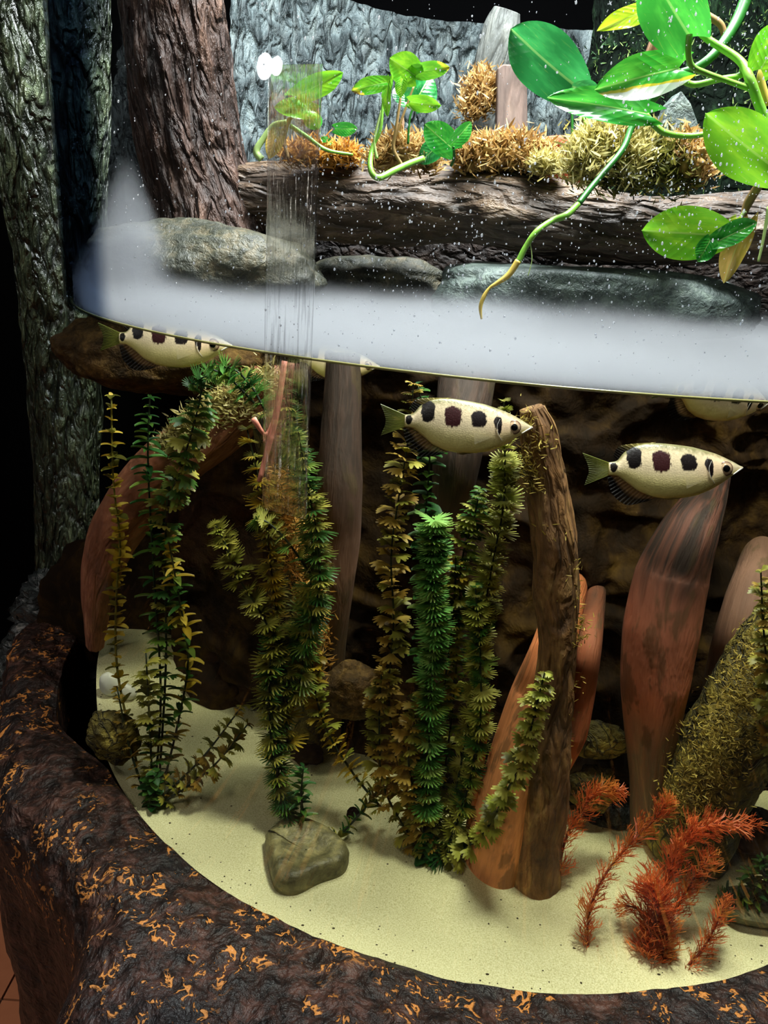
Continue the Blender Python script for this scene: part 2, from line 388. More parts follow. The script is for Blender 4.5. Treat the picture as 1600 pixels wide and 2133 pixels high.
# ================================================================== SETTING
def boxdata(x0, x1, y0, y1, z0, z1):
    v = [(x, y, z) for x in (x0, x1) for y in (y0, y1) for z in (z0, z1)]
    f = [[0, 1, 3, 2], [4, 6, 7, 5], [0, 4, 5, 1], [2, 3, 7, 6], [0, 2, 6, 4], [1, 5, 7, 3]]
    return v, f
def box(name, x0, x1, y0, y1, z0, z1, mat, parent=None):
    v, f = boxdata(x0, x1, y0, y1, z0, z1); return mesh(name, v, f, mat, parent, False)
fl = tag(box('floor', -3, 3, -1.5, 4, -.06, -.006, M['grout']), 'terracotta tiled floor beside the tank base', kind='structure')
tv, tf = boxdata(0, .296, 0, .296, -.006, 0)
tme = mesh('floor_tile', tv, tf, M['floor'], link=False, smooth=False)
for i in range(-7, 1):
    for j in range(0, 6):
        o = bpy.data.objects.new('floor_tile', tme); C.objects.link(o); o.parent = fl; o.location = (i*.3-.05, j*.3-.2, random.uniform(-.0008, .0008))
tag(box('wall_back', -3, 3, 1.78, 1.88, 0, 3.2, M['black']), 'black wall of the dark exhibit room', kind='structure')
tag(box('trim_1', -3, -.62, 1.36, 1.42, 0, 3.2, M['black']), 'black curtain wall behind the bark column', kind='structure')
tag(box('wall_left', -3.1, -3, -1.5, 1.78, 0, 3.2, M['black']), 'black side wall of the exhibit room', kind='structure')

def cyl_pt(th, r, z): return (CX+r*math.cos(th), CY+r*math.sin(th), z)

# ------------------------------------------------------------------ rim / base
def build_rim():
    nt, npf = 520, 110
    th = np.radians(np.linspace(-215, 35, nt))
    d = np.degrees(th)
    rin = .6012+.047*sst(-143, -158, d)
    rout = .738-.038*sst(-146, -134, d)+.10*sst(-130, -118, d)+.03*sst(-160, -178, d)+.012*vnoise(np.stack([d*.12, d*0, d*0], -1))
    zt = ZB+.013+.012*sst(-150, -175, d)
    prof = np.array([(0, -.10), (0, -.03), (.0, -.001), (.05, .004), (.3, .010), (.6, .008), (.85, -.004), (1., -.03), (1.02, -.07), (1.0, -.2), (.94, -.45), (.90, -.75)])
    t = np.linspace(0, 1, npf); k = np.linspace(0, 1, len(prof)); w = np.array([0, .03, .06, .12, .26, .4, .5, .58, .66, .76, .88, 1])
    u = np.interp(t, w, prof[:, 0]); hz = np.interp(t, w, prof[:, 1])
    rr = rin[:, None]+(rout-rin)[:, None]*u
    zz = zt[:, None]+hz[None]
    zz = np.maximum(zz, .0)
    x = CX+rr*np.cos(th)[:, None]; y = CY+rr*np.sin(th)[:, None]
    p = np.stack([x, y, zz], -1)
    a = -.0075*ridge(p*20, 4, 3)+.012*fbm(p*8, 3, 5)
    edge = sst(.03, .12, t)[None]
    side = sst(.62, .75, t)[None]
    bark = -.012*ridge(p*np.array([22, 22, 6]), 4, 11)
    a = (a*(1-side)+bark*side)*(.25+.75*edge)
    nr = np.stack([np.cos(th)[:, None]*sst(.45, .6, t)[None], np.sin(th)[:, None]*sst(.45, .6, t)[None], (1-sst(.5, .7, t))[None]+0*rr], -1)
    p = p+nr*a[..., None]
    return mesh('stone_plinth', p.reshape(-1, 3), gridfaces(nt, npf), M['rim'])
tag(build_rim(), 'brown stone-look tank base with copper-brushed flecks around the glass', 'tank base')

# ------------------------------------------------------------------ sand bed
def zs(x, y):
    x = np.asarray(x, float); y = np.asarray(y, float)
    p = np.stack([x, y, 0*x], -1)
    z = ZB+.004*fbm(p*9, 3, 21)*sst(.595, .5, np.hypot(x-CX, y-CY))
    z = z+.045*sst(-.22, -.37, x)*sst(.78, .95, y)
    # scoured hollow round the driftwood foot
    r = np.hypot(x-.195, (y-.62)); z = z-.010*np.exp(-(r/.05)**2)+.006*np.exp(-((r-.085)/.025)**2)
    z = z+.004*np.exp(-(((x+.02)/.03)**2+((y-.75)/.05)**2))
    return z
n_r, n_t = 150, 300
rr = np.linspace(.003, .5962, n_r)[:, None]; tt = np.linspace(0, 2*math.pi, n_t, endpoint=False)[None]
X = CX+rr*np.cos(tt); Y = CY+rr*np.sin(tt); Z = zs(X, Y)
sv = np.stack([X, Y, Z], -1).reshape(-1, 3); sf = gridfaces(n_r, n_t, True).tolist(); sf.append(list(range(n_t-1, -1, -1)))
sand = mesh('sand_bed', sv, sf, M['sand']); tag(sand, 'pale yellow sand covering the tank floor', 'sand', kind='stuff')

# ------------------------------------------------------------------ tank shell
def tubewall(r0, r1, z0, z1, a0, a1, n, m=2):
    th = np.linspace(math.radians(a0), math.radians(a1), n); zz = np.linspace(z0, z1, m)
    v = []; f = []
    closed = abs(a1-a0) >= 360
    if closed: th = th[:-1]; n -= 1
    for r in (r0, r1):
        for z in zz: v += [(CX+r*math.cos(t), CY+r*math.sin(t), z) for t in th]
    q = n if closed else n-1
    for k, base in enumerate((0, n*m)):
        for b in range(m-1):
            for i in range(q):
                j = (i+1) % n; a = base+b*n
                F4 = [a+i, a+j, a+n+j, a+n+i]; f.append(F4 if k else F4[::-1])
    for zr in (0, m-1):
        for i in range(q):
            j = (i+1) % n; a = zr*n; b = n*m+zr*n
            F4 = [a+i, a+j, b+j, b+i]; f.append(F4 if zr == 0 else F4[::-1])
    if not closed:
        for b in range(m-1): f.append([b*n, (b+1)*n, n*m+(b+1)*n, n*m+b*n]); f.append([b*n+n-1, n*m+b*n+n-1, n*m+(b+1)*n+n-1, (b+1)*n+n-1])
    return v, f
tank = thing('round_tank', 'tall round acrylic tank half filled with water', 'tank', (CX, CY, .70))
tl = (CX, CY, .70)
v, f = tubewall(.5965, .6005, .70, 2.25, 0, 360, 257, 2); g_ = mesh('acrylic_wall', v, f, M['glass'], tank, True, None, tl)
for pl_ in g_.data.polygons:
    if abs(pl_.normal.z) > .5: pl_.use_smooth = False
a0, a1 = -117.6, -113.6
v, f = tubewall(.5925, .5945, ZW-.125, ZW+.19, a0, a1, 17, 2); mesh('seam_strip', v, f, M['seam'], tank, True, None, tl)['label'] = 'streaky vertical seam strip'
th = np.linspace(0, 2*math.pi, 361)[:-1]
ring = np.array([cyl_pt(t, .5925, ZW) for t in th])
def torus(cs, r, seg=6):
    n = len(cs); c0 = np.array([CX, CY, 0]); v = []
    for c in cs:
        d = np.array([c[0]-CX, c[1]-CY, 0]); d /= np.linalg.norm(d)
        for k in range(seg):
            a = 2*math.pi*k/seg; v.append(c+d*r*math.cos(a)+np.array([0, 0, r*math.sin(a)]))
    f = [[i*seg+k, ((i+1) % n)*seg+k, ((i+1) % n)*seg+(k+1) % seg, i*seg+(k+1) % seg] for i in range(n) for k in range(seg)]
    return v, f
M['meniscus'] = plain('meniscus', lin(150, 146, 90), .2, Alpha=.85)
v, f = torus(ring, .0011); mesh('meniscus', v, f, M['meniscus'], tank, True, None, tl)['label'] = 'thin yellowish waterline on the glass'
# hood over the tank
tag(box('tank_hood', CX-.75, CX+.75, CY-.66, CY+.75, 2.26, 2.34, M['black']), 'dark hood over the top of the round tank', 'hood')

def disc_body(name, r, z0, z1, mat, n=192):
    th = np.linspace(0, 2*math.pi, n, endpoint=False)
    v = [(CX+r*math.cos(t), CY+r*math.sin(t), z) for z in (z0, z1) for t in th]
    f = [[i, (i+1) % n, n+(i+1) % n, n+i] for i in range(n)]+[list(range(n-1, -1, -1)), list(range(n, 2*n))]
    return mesh(name, v, f, mat, None, False)
tag(disc_body('tank_water', .5915, ZB-.03, ZW, M['water']), 'clear olive-tinted water filling the lower tank', 'water', kind='stuff')
tag(disc_body('mist', .5905, ZW+.0008, ZW+.17, M['fog']), 'white mist lying on the water surface', 'mist', kind='stuff')

# ------------------------------------------------------------------ outside: bark column and dark rocks
cpp = [(128, 1330, 1.22, 110), (140, 1100, 1.22, 130), (135, 800, 1.22, 160), (125, 500, 1.22, 200), (105, 200, 1.22, 240), (90, -60, 1.22, 270)]
tag(pxtube('bark_column', cpp, M['column'], rings=190, seg=150, amp=.0085, nscale=24, stretch=.38, kind='ridge', seed=2), 'wet grey-green bark column standing outside the glass', 'column')
M['moss_green'] = None
rk = thing('rock_pile', 'dark grey craggy rock at the foot of the bark column', 'rock', P(140, 1330, 1.16))
L0 = rk.location[:]
blob('boulder', P(150, 1290, 1.16), (.075, .07, .075), M['darkrock'], rk, L0, amp=.5, sc=2.6, n=60, m=90, seed=4, kind='ridge')
blob('boulder', P(118, 1400, 1.12), (.085, .07, .085), M['darkrock'], rk, L0, amp=.4, sc=2.4, n=60, m=90, seed=6, kind='ridge')
blob('boulder', P(165, 1480, 1.08), (.05, .05, .12), M['darkrock'], rk, L0, amp=.4, sc=2.4, n=60, m=90, seed=8, kind='ridge')

# ------------------------------------------------------------------ above water
def panel():
    nt, nz = 330, 190
    th = np.radians(np.linspace(150, 22, nt))[:, None]; z = np.linspace(ZW-.1, 1.80, nz)[None]
    r = .555+0*th*z; a = th*.55
    topcut = 0
    tc = np.stack([a+0*z, 0*a*z, z*.5+0*a], -1)
    h = -ridge(tc*20, 4, 31)*.012+fbm(tc*7, 3, 33)*.01
    r = r-h
    p = np.stack([CX+r*np.cos(th), CY+r*np.sin(th)+0*z, z+0*th], -1)
    # top edge uneven
    p[..., 2] -= .008*sst(.9, 1., np.linspace(0, 1, nz))[None]*(1+fbm(tc*10, 2, 5))
    return mesh('bark_backdrop', p.reshape(-1, 3), gridfaces(nt, nz), M['panel'], None, True, {'tc': tc.reshape(-1, 3)})
tag(panel(), 'blue-grey corky bark panel lining the back of the tank', 'bark panel')
pm = pxtube('mossy_bark', [(1480, 430, 1.30, 560), (1450, 250, 1.32, 480), (1430, 60, 1.34, 380), (1410, -60, 1.36, 330)], M['panel_dark'], rings=90, seg=90, amp=.012, nscale=26, stretch=.8, seed=12, flat=.25)
tag(pm, 'dark green mossy bark slab at the right behind the pothos', 'bark slab')
tag(pxtube('tree_stump', [(440, 500, 1.0, 250), (425, 420, 1.0, 225), (400, 330, 1.0, 205), (375, 180, 1.0, 222), (362, 40, 1.0, 232), (358, -60, 1.0, 236)], M['trunk'], rings=170, seg=150, amp=.009, nscale=30, stretch=.33, kind='ridge', seed=5), 'dark reddish-brown bark trunk standing left of the log', 'trunk')
tag(pxtube('fallen_log', [(470, 400, 1.0, 120), (560, 410, .99, 150), (750, 425, .97, 160), (950, 432, .95, 165), (1150, 455, .93, 165), (1350, 480, .92, 160), (1560, 480, .9, 165), (1750, 490, .88, 170), (1950, 500, .88, 170)], M['log'], rings=220, seg=110, amp=.008, nscale=26, stretch=.35, kind='ridge', seed=15), 'thick weathered log lying across the tank under the pothos', 'log')
sh = thing('shelf_rock', 'grey-green boulder at the left, half sunk in water under the trunk', 'rock', P(390, 620, .86))
blob('stone', P(430, 560, .92), (.14, .08, .055), M['boulder'], sh, sh.location[:], amp=.22, sc=2.0, n=70, m=110, seed=3)
blob('stone', P(335, 735, .92), (.125, .08, .05), M['boulder_brown'], sh, sh.location[:], amp=.2, sc=2.4, n=70, m=110, seed=9)
tag(blob('back_rock', P(800, 590, 1.05), (.11, .06, .035), M['boulder'], amp=.25, sc=2, seed=14), 'low green-brown rock in the mist below the middle of the log', 'rock')
tag(blob('slate_slab', P(1240, 630, .93), (.19, .05, .04), M['slab'], amp=.16, sc=2.2, seed=17, squash=.6), 'long grey slate slab half hidden in mist under the vine tip', 'rock')
# dark cavity wall under the log
bw = P(1000, 560, 1.16)
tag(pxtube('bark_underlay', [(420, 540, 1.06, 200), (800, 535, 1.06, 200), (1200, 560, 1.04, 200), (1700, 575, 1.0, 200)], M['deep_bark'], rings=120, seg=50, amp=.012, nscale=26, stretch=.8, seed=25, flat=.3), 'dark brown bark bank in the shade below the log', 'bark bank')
# ------------------------------------------------------------------ under water: rock wall
def rockwall():
    nx, nz = 300, 170
    x = np.linspace(-.30, .76, nx)[:, None]; z = np.linspace(ZB-.03, ZW-.012, nz)[None]
    yb = .745+.55*np.maximum(.10-x, 0)+.25*np.maximum(x-.30, 0)
    y = yb+.14*(z-ZB)+.05*sst(.1, .4, z-ZB)+0*x
    q = np.stack([x+0*z, 0*x*z, z+0*x], -1)
    cell = -ridge(q*6, 2, 41)*.02
    y = y-cell-.012*fbm(q*22, 4, 43)-.016*sst(.3, .7, ridge(q*np.array([9, 9, 16]), 2, 44))
    p = np.stack([x+0*z, y, z+0*x], -1)
    return mesh('rock_wall', p.reshape(-1, 3), gridfaces(nx, nz), M['rock_uw'], None, True, {'tc': q.reshape(-1, 3)})
tag(rockwall(), 'brown craggy artificial rock wall behind the water plants', 'rock wall')

# ================================================================== DRIFTWOOD AND SOLID FLOOR REFLECTIONS (under water)
def gy(x, y):                      # ray (x, y) down to the sand
    return float(PZ(x, y, ZB)[1])
tr = thing('driftwood_trunk', 'upright brown driftwood trunk standing in the sand behind the larger fish', 'driftwood', P(1120, 1825, .64))
tl_ = tr.location[:]
pxtube('wood', [(1108, 850, .655, 50), (1122, 900, .655, 74), (1140, 1000, .655, 80), (1155, 1120, .65, 92), (1160, 1220, .65, 92), (1162, 1340, .645, 78), (1150, 1480, .645, 84), (1138, 1620, .64, 96), (1122, 1740, .64, 104), (1112, 1850, .64, 110)], M['drift'], tr, tl_, rings=200, seg=64, amp=.0028, nscale=55, stretch=.3, kind='ridge', seed=51)
def mossbits(name, pts, n, size, mat, parent, loc, spread, seed=0, up=.6):
    n = int(n*2.2)
    """soft clump of little curled moss blades joined in one piece"""
    g = np.random.default_rng(seed); pts = np.asarray(pts, float)
    i = g.integers(0, len(pts), n); base = pts[i]+g.normal(0, 1, (n, 3))*spread
    d = g.normal(0, 1, (n, 3)); d[:, 2] = np.abs(d[:, 2])*up+.1; d /= np.linalg.norm(d, axis=1)[:, None]
    e = np.cross(d, g.normal(0, 1, (n, 3))); e /= np.linalg.norm(e, axis=1)[:, None]
    L = size*g.uniform(.5, 1.2, n)[:, None]; w = L*.075
    bend = np.cross(d, e)*L*g.uniform(-.4, .4, (n, 1))
    A = base-e*w; B = base+e*w; m1 = base+d*L*.5+bend*.5; T = base+d*L+bend
    v = np.stack([A, B, m1-e*w*1.2, m1+e*w*1.2, T], 1).reshape(-1, 3)
    k = np.arange(n)*5
    f = np.stack([k, k+1, k+3, k+2], 1).tolist()+np.stack([k+2, k+3, k+4], 1).tolist()
    return tag(mesh(name, v, f, mat, parent, True, {'tc': v}, loc), kind='stuff')
def mossmat(name, c0, c1, c2, sc=60):
    n = NT(name); v = n.attr('tc'); g = n.n('NewGeometry').outputs['Random Per Island']
    col = n.ramp(n.math('ADD', n.math('MULTIPLY', g, .6), n.math('MULTIPLY', n.noise(v, sc, 2), .4)), [(.2, c0), (.5, c1), (.8, c2)])
    b = n.bsdf(col, .7); t = n.n('BsdfTranslucent'); n.set(t.inputs[0], col)
    return n.done(n.mixs(.3, b, t.outputs[0]))
M['moss_gold'] = mossmat('golden_moss', lin(110, 76, 34), lin(186, 146, 82), lin(226, 200, 140))
M['moss_pale'] = mossmat('pale_moss', lin(120, 110, 50), lin(200, 186, 110), lin(236, 226, 170))
M['moss_orange'] = mossmat('orange_moss', lin(130, 84, 24), lin(206, 146, 52), lin(232, 184, 96))
M['moss_olive'] = mossmat('olive_moss', lin(40, 42, 14), lin(104, 104, 42), lin(160, 150, 70))
M['algae'] = mossmat('algae', lin(80, 66, 16), lin(150, 126, 44), lin(200, 180, 84))
tp = [P(x, y, .640) for x, y in [(1095, 880), (1100, 940), (1105, 980), (1110, 1010), (1200, 1300), (1200, 1330), (1188, 1240), (1165, 1540), (1170, 1480), (1150, 1560), (1180, 1420), (1160, 1590), (1130, 920), (1150, 1100), (1180, 1180)]]
mossbits('algae', tp, 700, .006, M['algae'], tr, tl_, .006, 3)

def root(name, label, pp, mat, cat='root', rings=110, seg=48, amp=.0009, nscale=40, **k):  # reflections of the floor in the glass, modelled as solid tubes
    o = pxtube(name, pp, M[mat], rings=rings, seg=seg, amp=amp, nscale=nscale, **k)
    return tag(o, label, cat)
ar = thing('arched_driftwood', 'arching brown driftwood with mossy top, left side of the tank', 'driftwood', P(215, 1350, .90))
al = ar.location[:]
pxtube('wood', [(560, 800, .86, 90), (500, 850, .86, 104), (430, 905, .86, 112), (350, 970, .87, 118), (285, 1040, .88, 116), (235, 1120, .90, 98), (208, 1210, .915, 70), (202, 1290, .93, 48), (199, 1345, .94, 34)], M['arch'], ar, al, rings=170, seg=60, amp=.004, nscale=40, stretch=.3, seed=61)
ap = [P(x, y, .835) for x, y in [(560, 790), (530, 800), (500, 815), (470, 830), (440, 850), (420, 868), (400, 880), (380, 900), (365, 915), (350, 930), (455, 870), (480, 860), (510, 850), (420, 900)]]
mossbits('moss', ap, 2600, .010, M['moss_pale'], ar, al, .007, 5)
cr = thing('centre_driftwood', 'gold-mossed driftwood post among the middle water plants', 'driftwood', P(630, 1560, .82))
cl = cr.location[:]
pxtube('wood', [(565, 860, .78, 90), (590, 1000, .78, 92), (615, 1120, .785, 90), (635, 1250, .79, 84), (645, 1380, .80, 74), (640, 1500, .82, 70), (635, 1640, .83, 70)], M['mosslog'], cr, cl, rings=150, seg=50, amp=.004, nscale=50, stretch=.7, seed=66)
cpts = [P(x, y, .745) for x, y in [(590, 1000), (600, 1040), (605, 1090), (612, 1140), (620, 1180), (640, 1230), (650, 1290), (660, 1330), (655, 1380)]]
mossbits('moss', cpts, 1100, .009, M['moss_orange'], cr, cl, .008, 6)
root('floor_reflection', 'pinkish-brown solid floor reflection behind the middle plants, left of the fish tail', [(716, 740, .84, 70), (708, 1000, .80, 96), (705, 1120, .80, 92), (698, 1220, .80, 76), (690, 1330, .81, 62), (688, 1450, .82, 50), (690, 1540, .83, 40)], 'reflection_brown', seed=70)
root('floor_reflection', 'wide brown solid floor reflection hanging under the belly of the upper fish', [(975, 770, .84, 120), (955, 930, .76, 106), (940, 1050, .76, 84), (930, 1180, .77, 60), (925, 1330, .77, 46), (920, 1500, .77, 36), (915, 1680, .77, 30)], 'reflection_brown', seed=71)
root('floor_reflection', 'thick pink-brown solid floor reflection tapering down right of the driftwood trunk', [(1510, 920, .98, 40), (1474, 1030, .80, 76), (1435, 1110, .735, 116), (1400, 1200, .725, 146), (1377, 1310, .715, 152), (1364, 1420, .71, 138), (1357, 1520, .71, 108), (1350, 1620, .71, 74), (1345, 1740, .71, 62)], 'root', amp=.001, seed=72)
root('floor_reflection', 'broad orange-brown solid floor reflection leaning up behind the driftwood trunk', [(1215, 1120, .96, 50), (1158, 1330, .70, 84), (1120, 1450, .675, 112), (1084, 1580, .66, 126), (1054, 1690, .655, 128), (1030, 1785, .652, 124), (1008, 1880, .652, 124)], 'reflection_orange', seed=73)
root('floor_reflection', 'slim orange solid floor reflection just right of the driftwood trunk', [(1250, 1150, .96, 30), (1232, 1320, .71, 44), (1212, 1440, .695, 54), (1195, 1530, .69, 52), (1172, 1610, .69, 20)], 'reflection_slim', seed=74)
root('floor_reflection', 'dim brown solid floor reflection leaning behind the mossy log on the right', [(1610, 1060, 1.02, 50), (1560, 1250, .77, 90), (1520, 1400, .76, 90), (1500, 1520, .77, 84), (1480, 1700, .78, 80)], 'reflection_brown', seed=75)
root('reflection_sliver', 'thin orange solid floor-reflection sliver leaning among the right green stems', [(1023, 1440, .665, 5), (1010, 1530, .665, 13), (995, 1630, .66, 18), (975, 1720, .66, 10), (968, 1770, .66, 6)], 'reflection_orange', rings=30, seg=12, amp=0, seed=76)
ml = thing('mossy_log', 'thick yellow-green mossy log leaning into the sand at the right', 'log', P(1450, 1740, .70))
mll = ml.location[:]
pxtube('wood', [(1860, 880, .74, 90), (1730, 1140, .70, 120), (1640, 1300, .70, 150), (1570, 1440, .70, 165), (1510, 1560, .69, 170), (1465, 1650, .69, 176), (1425, 1760, .69, 170)], M['mosslog'], ml, mll, rings=190, seg=90, amp=.006, nscale=48, stretch=.9, seed=77)
mp = [P(x, y, .645) for x, y in [(1560, 1400), (1540, 1450), (1500, 1500), (1480, 1540), (1460, 1580), (1440, 1620), (1425, 1660), (1420, 1700), (1500, 1600), (1520, 1550), (1470, 1660), (1570, 1480), (1590, 1350), (1590, 1420)]]
mossbits('moss', mp, 2400, .006, M['algae'], ml, mll, .012, 8)

def rockat(label, x, y, Y, rx, ry, rz, mat='boulder', name='rock', seed=1, amp=.3, sc=2.2, **k):
    p = P(x, y, Y); return tag(blob(name, p, (rx, ry, rz), M[mat], amp=amp, sc=sc, seed=seed, n=44, m=64, **k), label, 'rock')
def sandY(px, py, lift=0.):
    """depth at which the sight line through a photo pixel meets the sand"""
    for Y_ in np.arange(.5, 1.6, .002):
        p_ = P(px, py, Y_)
        if (p_[0]-CX)**2+(p_[1]-CY)**2 < .36 and p_[2]-lift < float(zs(p_[0], p_[1])): return float(Y_)
    return .8
SY = sandY(245, 1448, .004)
rockat('dark brown rock on the sand right of the mossy log foot', 1545, 1725, .70, .045, .035, .022, 'rock_uw', seed=31)
rockat('small olive rock between the trunk and the thick pink reflection shape', 1235, 1640, .72, .030, .02, .028, 'mosslog', seed=32)
rockat('larger moss-yellow stone at the wall foot beside the slim orange reflection shape', 1245, 1540, .73, .034, .02, .022, 'mosslog', seed=33)
rockat('dark green rock behind the left red plant at the sand edge', 1270, 1695, .735, .034, .02, .018, 'darkrock', seed=34)
rockat('dark green-brown boulder in the wall between the middle plants', 735, 1440, .79, .045, .03, .036, 'boulder_brown', seed=35)
rockat('reddish-brown stone on sand right of the middle clump', 640, 1570, .80, .022, .016, .014, 'rock_uw', seed=36)
rockat('small dark pebble on the sand right of the plant weight', 735, 1693, .70, .0075, .006, .007, 'rock_uw', seed=37)
rockat('brown algae-covered rock against the glass at far left', 238, 1535, .735, .030, .022, .036, 'mosslog', seed=38, rot=.5)
rockat('slanting brown rock behind the white shell', 460, 1440, .93, .055, .04, .05, 'rock_uw', seed=39)
rockat('dark brown boulder behind the left clump, under the arched driftwood', 300, 1280, 1.07, .15, .05, .13, 'rock_uw', seed=40)
sh_ = thing('white_shell', 'white two-lobed shell on the sand at far left', 'shell', P(245, 1435, SY))
blob('lobe', P(228, 1425, SY), (.014, .008, .018), M['white'], sh_, sh_.location[:], amp=.15, sc=2, n=20, m=28, seed=3)
blob('lobe', P(262, 1440, SY), (.016, .008, .012), M['white'], sh_, sh_.location[:], amp=.15, sc=2, n=20, m=28, seed=4, rot=-.4)
tag(blob('pebble', P(238, 1462, SY), (.007, .006, .005), M['darkrock'], amp=.2, n=16, m=20), 'black pebble under the white shell', 'pebble')

_dv = []; _df = []; _g = np.random.default_rng(12); _s5, _f5, _ = blob_data((0, 0, 0), (1, 1, .6), amp=.3, n=5, m=6)
for _k in range(260):
    _a = _g.uniform(-2.9, -.3); _r = _g.uniform(.30, .592) if _k % 3 else _g.uniform(.575, .594); _x, _y = CX+_r*math.cos(_a), CY+_r*math.sin(_a)
    _q = _g.uniform(.0004, .0011); _b = len(_dv); _dv += (_s5*[_q*_g.uniform(.7, 2), _q, _q]+[_x, _y, float(zs(_x, _y))+.0002]).tolist(); _df += [[i_+_b for i_ in f_] for f_ in _f5]
M['debris'] = plain('debris', lin(62, 52, 28), .9)
tag(mesh('sand_debris', _dv, _df, M['debris'], None, True), 'dark bits of debris scattered over the sand', 'debris', kind='stuff')
# holed stone that weighs the middle clump
st = P(640, 1790, .64)
ps = thing('plant_stone', 'round-edged olive stone with layered rim holding the middle clump', 'stone', st)
def plantstone():
    th = np.linspace(0, 2*math.pi, 90, endpoint=False)
    px = np.array([(552, 1745), (600, 1712), (660, 1722), (705, 1752), (727, 1780), (715, 1808), (665, 1826), (615, 1848), (575, 1838), (558, 1790)], float)
    pts = np.array([PZ(a, b, ZB+.012) for a, b in px]); pts = np.vstack([pts, pts[:1]])
    c = pts[:-1].mean(0)
    o = spline(pts, 90); levels = [(-.020, .97), (-.012, .99), (-.009, .975), (-.005, 1.0), (-.002, .985), (.003, 1.0), (.006, .97), (.011, .93), (.0125, .80), (.0115, .6), (.008, .4), (.007, .2), (.007, .02)]
    v = []
    for dz, s in levels:
        q = c+(o-c)*s; q[:, 2] = ZB+.012+dz+.0015*fbm(q*60, 3, 2); v.append(q)
    v = np.array(v); return v.reshape(-1, 3), gridfaces(len(levels), 90, True).tolist()
v, f = plantstone(); mesh('stone', v, f, M['stone'], ps, True, {'tc': v}, st)
wt = thing('plant_weight', 'small pale block tying the plant stems behind the olive stone', 'weight', P(650, 1748, .672))
for a, b in [((646, 1738), .0045), ((654, 1752), .004)]:
    p = P(a[0], a[1], .668); v, f = boxdata(p[0]-b, p[0]+b, p[1]-b, p[1]+b, p[2]-b, p[2]+b); mesh('block', v, f, M['white'], wt, False, None, wt.location[:])

# ================================================================== WATER PLANTS
def leafmat(name, c0, c1, c2, tl=.35, rough=.45):
    n = NT(name); r = n.n('ObjectInfo').outputs['Random']; v = n.coord('Object')
    f = n.math('ADD', n.math('MULTIPLY', r, .65), n.math('MULTIPLY', n.noise(v, 1.3, 2), .35))
    col = n.ramp(f, [(.15, c0), (.5, c1), (.85, c2)])
    b = n.bsdf(col, rough); t = n.n('BsdfTranslucent'); n.set(t.inputs[0], col)
    return n.done(n.mixs(tl, b, t.outputs[0]))
LM = {
 'olive': leafmat('leaf_olive', lin(84, 84, 24), lin(140, 138, 50), lin(196, 188, 84)),
 'yellow': leafmat('leaf_yellow', lin(150, 124, 20), lin(206, 174, 44), lin(232, 206, 90)),
 'green': leafmat('leaf_green', lin(34, 76, 28), lin(66, 116, 42), lin(128, 148, 56)),
 'dark': leafmat('leaf_dark', lin(24, 66, 28), lin(44, 100, 38), lin(88, 124, 44)),
 'bright': leafmat('leaf_bright', lin(84, 150, 66), lin(130, 190, 96), lin(176, 200, 110)),
 'lime': leafmat('leaf_lime', lin(138, 150, 50), lin(190, 194, 84), lin(222, 220, 126)),
 'brown': leafmat('leaf_brown', lin(120, 92, 28), lin(176, 142, 56), lin(206, 180, 90)),
 'red': leafmat('leaf_red', lin(186, 76, 36), lin(232, 116, 58), lin(240, 146, 78)),
 'redbrown': leafmat('leaf_redbrown', lin(160, 80, 34), lin(212, 126, 52), lin(226, 160, 74)),
}
M['stem'] = plain('plant_stem', lin(30, 44, 22), .5); M['stem_red'] = plain('red_stem', lin(120, 50, 26), .5); M['stem_y'] = plain('yellow_stem', lin(120, 112, 36), .5)
def blades(bl, wid, thick=0):
    """blades: list of (polyline 3-D pts); flat ribbons, one little mesh"""
    v = []; f = []
    for pts, w in bl:
        pts = np.asarray(pts, float); n = len(pts); t = np.gradient(pts, axis=0); t /= np.linalg.norm(t, axis=1)[:, None]
        sd = np.cross(t, [0, 0, 1.]); sd /= np.linalg.norm(sd, axis=1)[:, None]+1e-9
        b = len(v); ws = w*np.interp(np.linspace(0, 1, n), [0, .6, 1], [.55, 1, .35])
        for k in range(n): v += [pts[k]-sd[k]*ws[k], pts[k]+sd[k]*ws[k]]
        for k in range(n-1): f.append([b+2*k, b+2*k+1, b+2*k+3, b+2*k+2])
    return np.array(v), f
def L_fan(g, nb=9, spread=1.15, curl=.25):
    bl = []
    for a in np.linspace(-spread, spread, nb):
        l = (1-.22*abs(a)/spread)*g.uniform(.88, 1.05); dz = g.uniform(-.03, .03)
        pts = [(0, 0, 0)]+[(l*s*math.cos(a*min(1, .35+s)), l*s*math.sin(a*min(1, .35+s)), -curl*s*s+dz*s) for s in (.35, .7, 1.)]
        bl.append((pts, .062))
    return blades(bl, 0)
def L_spoon(g):
    n = 6; v = []; f = []
    for k in range(n+1):
        s = k/n; w = .36*math.sin(math.pi*min(1, s**.8))**.7*(s > 0)+.04
        if k == n: w = .12
        for t in (-1, 0, 1): v.append((s, w*t, .10*abs(t)-.35*s*s+.12*s))
    for k in range(n):
        for t in range(2): a = k*3+t; f.append([a, a+1, a+4, a+3])
    return np.array(v), f
def L_narrow(g):
    v, f = L_spoon(g); v[:, 1] *= .5; return v, f
def L_lobed(g):
    # clover-like leaf cut into fine teeth
    bl = []
    for a in np.linspace(-.75, .75, 6):
        l = (1-.15*abs(a))*g.uniform(.85, 1.05)
        pts = [(0, 0, 0), (.45*math.cos(a*.5), .45*math.sin(a*.5), -.02), (.8*l*math.cos(a*.8), .8*l*math.sin(a*.8), -.10), (l*math.cos(a*.95), l*math.sin(a*.95), -.22)]
        bl.append((pts, .12))
    return blades(bl, 0)
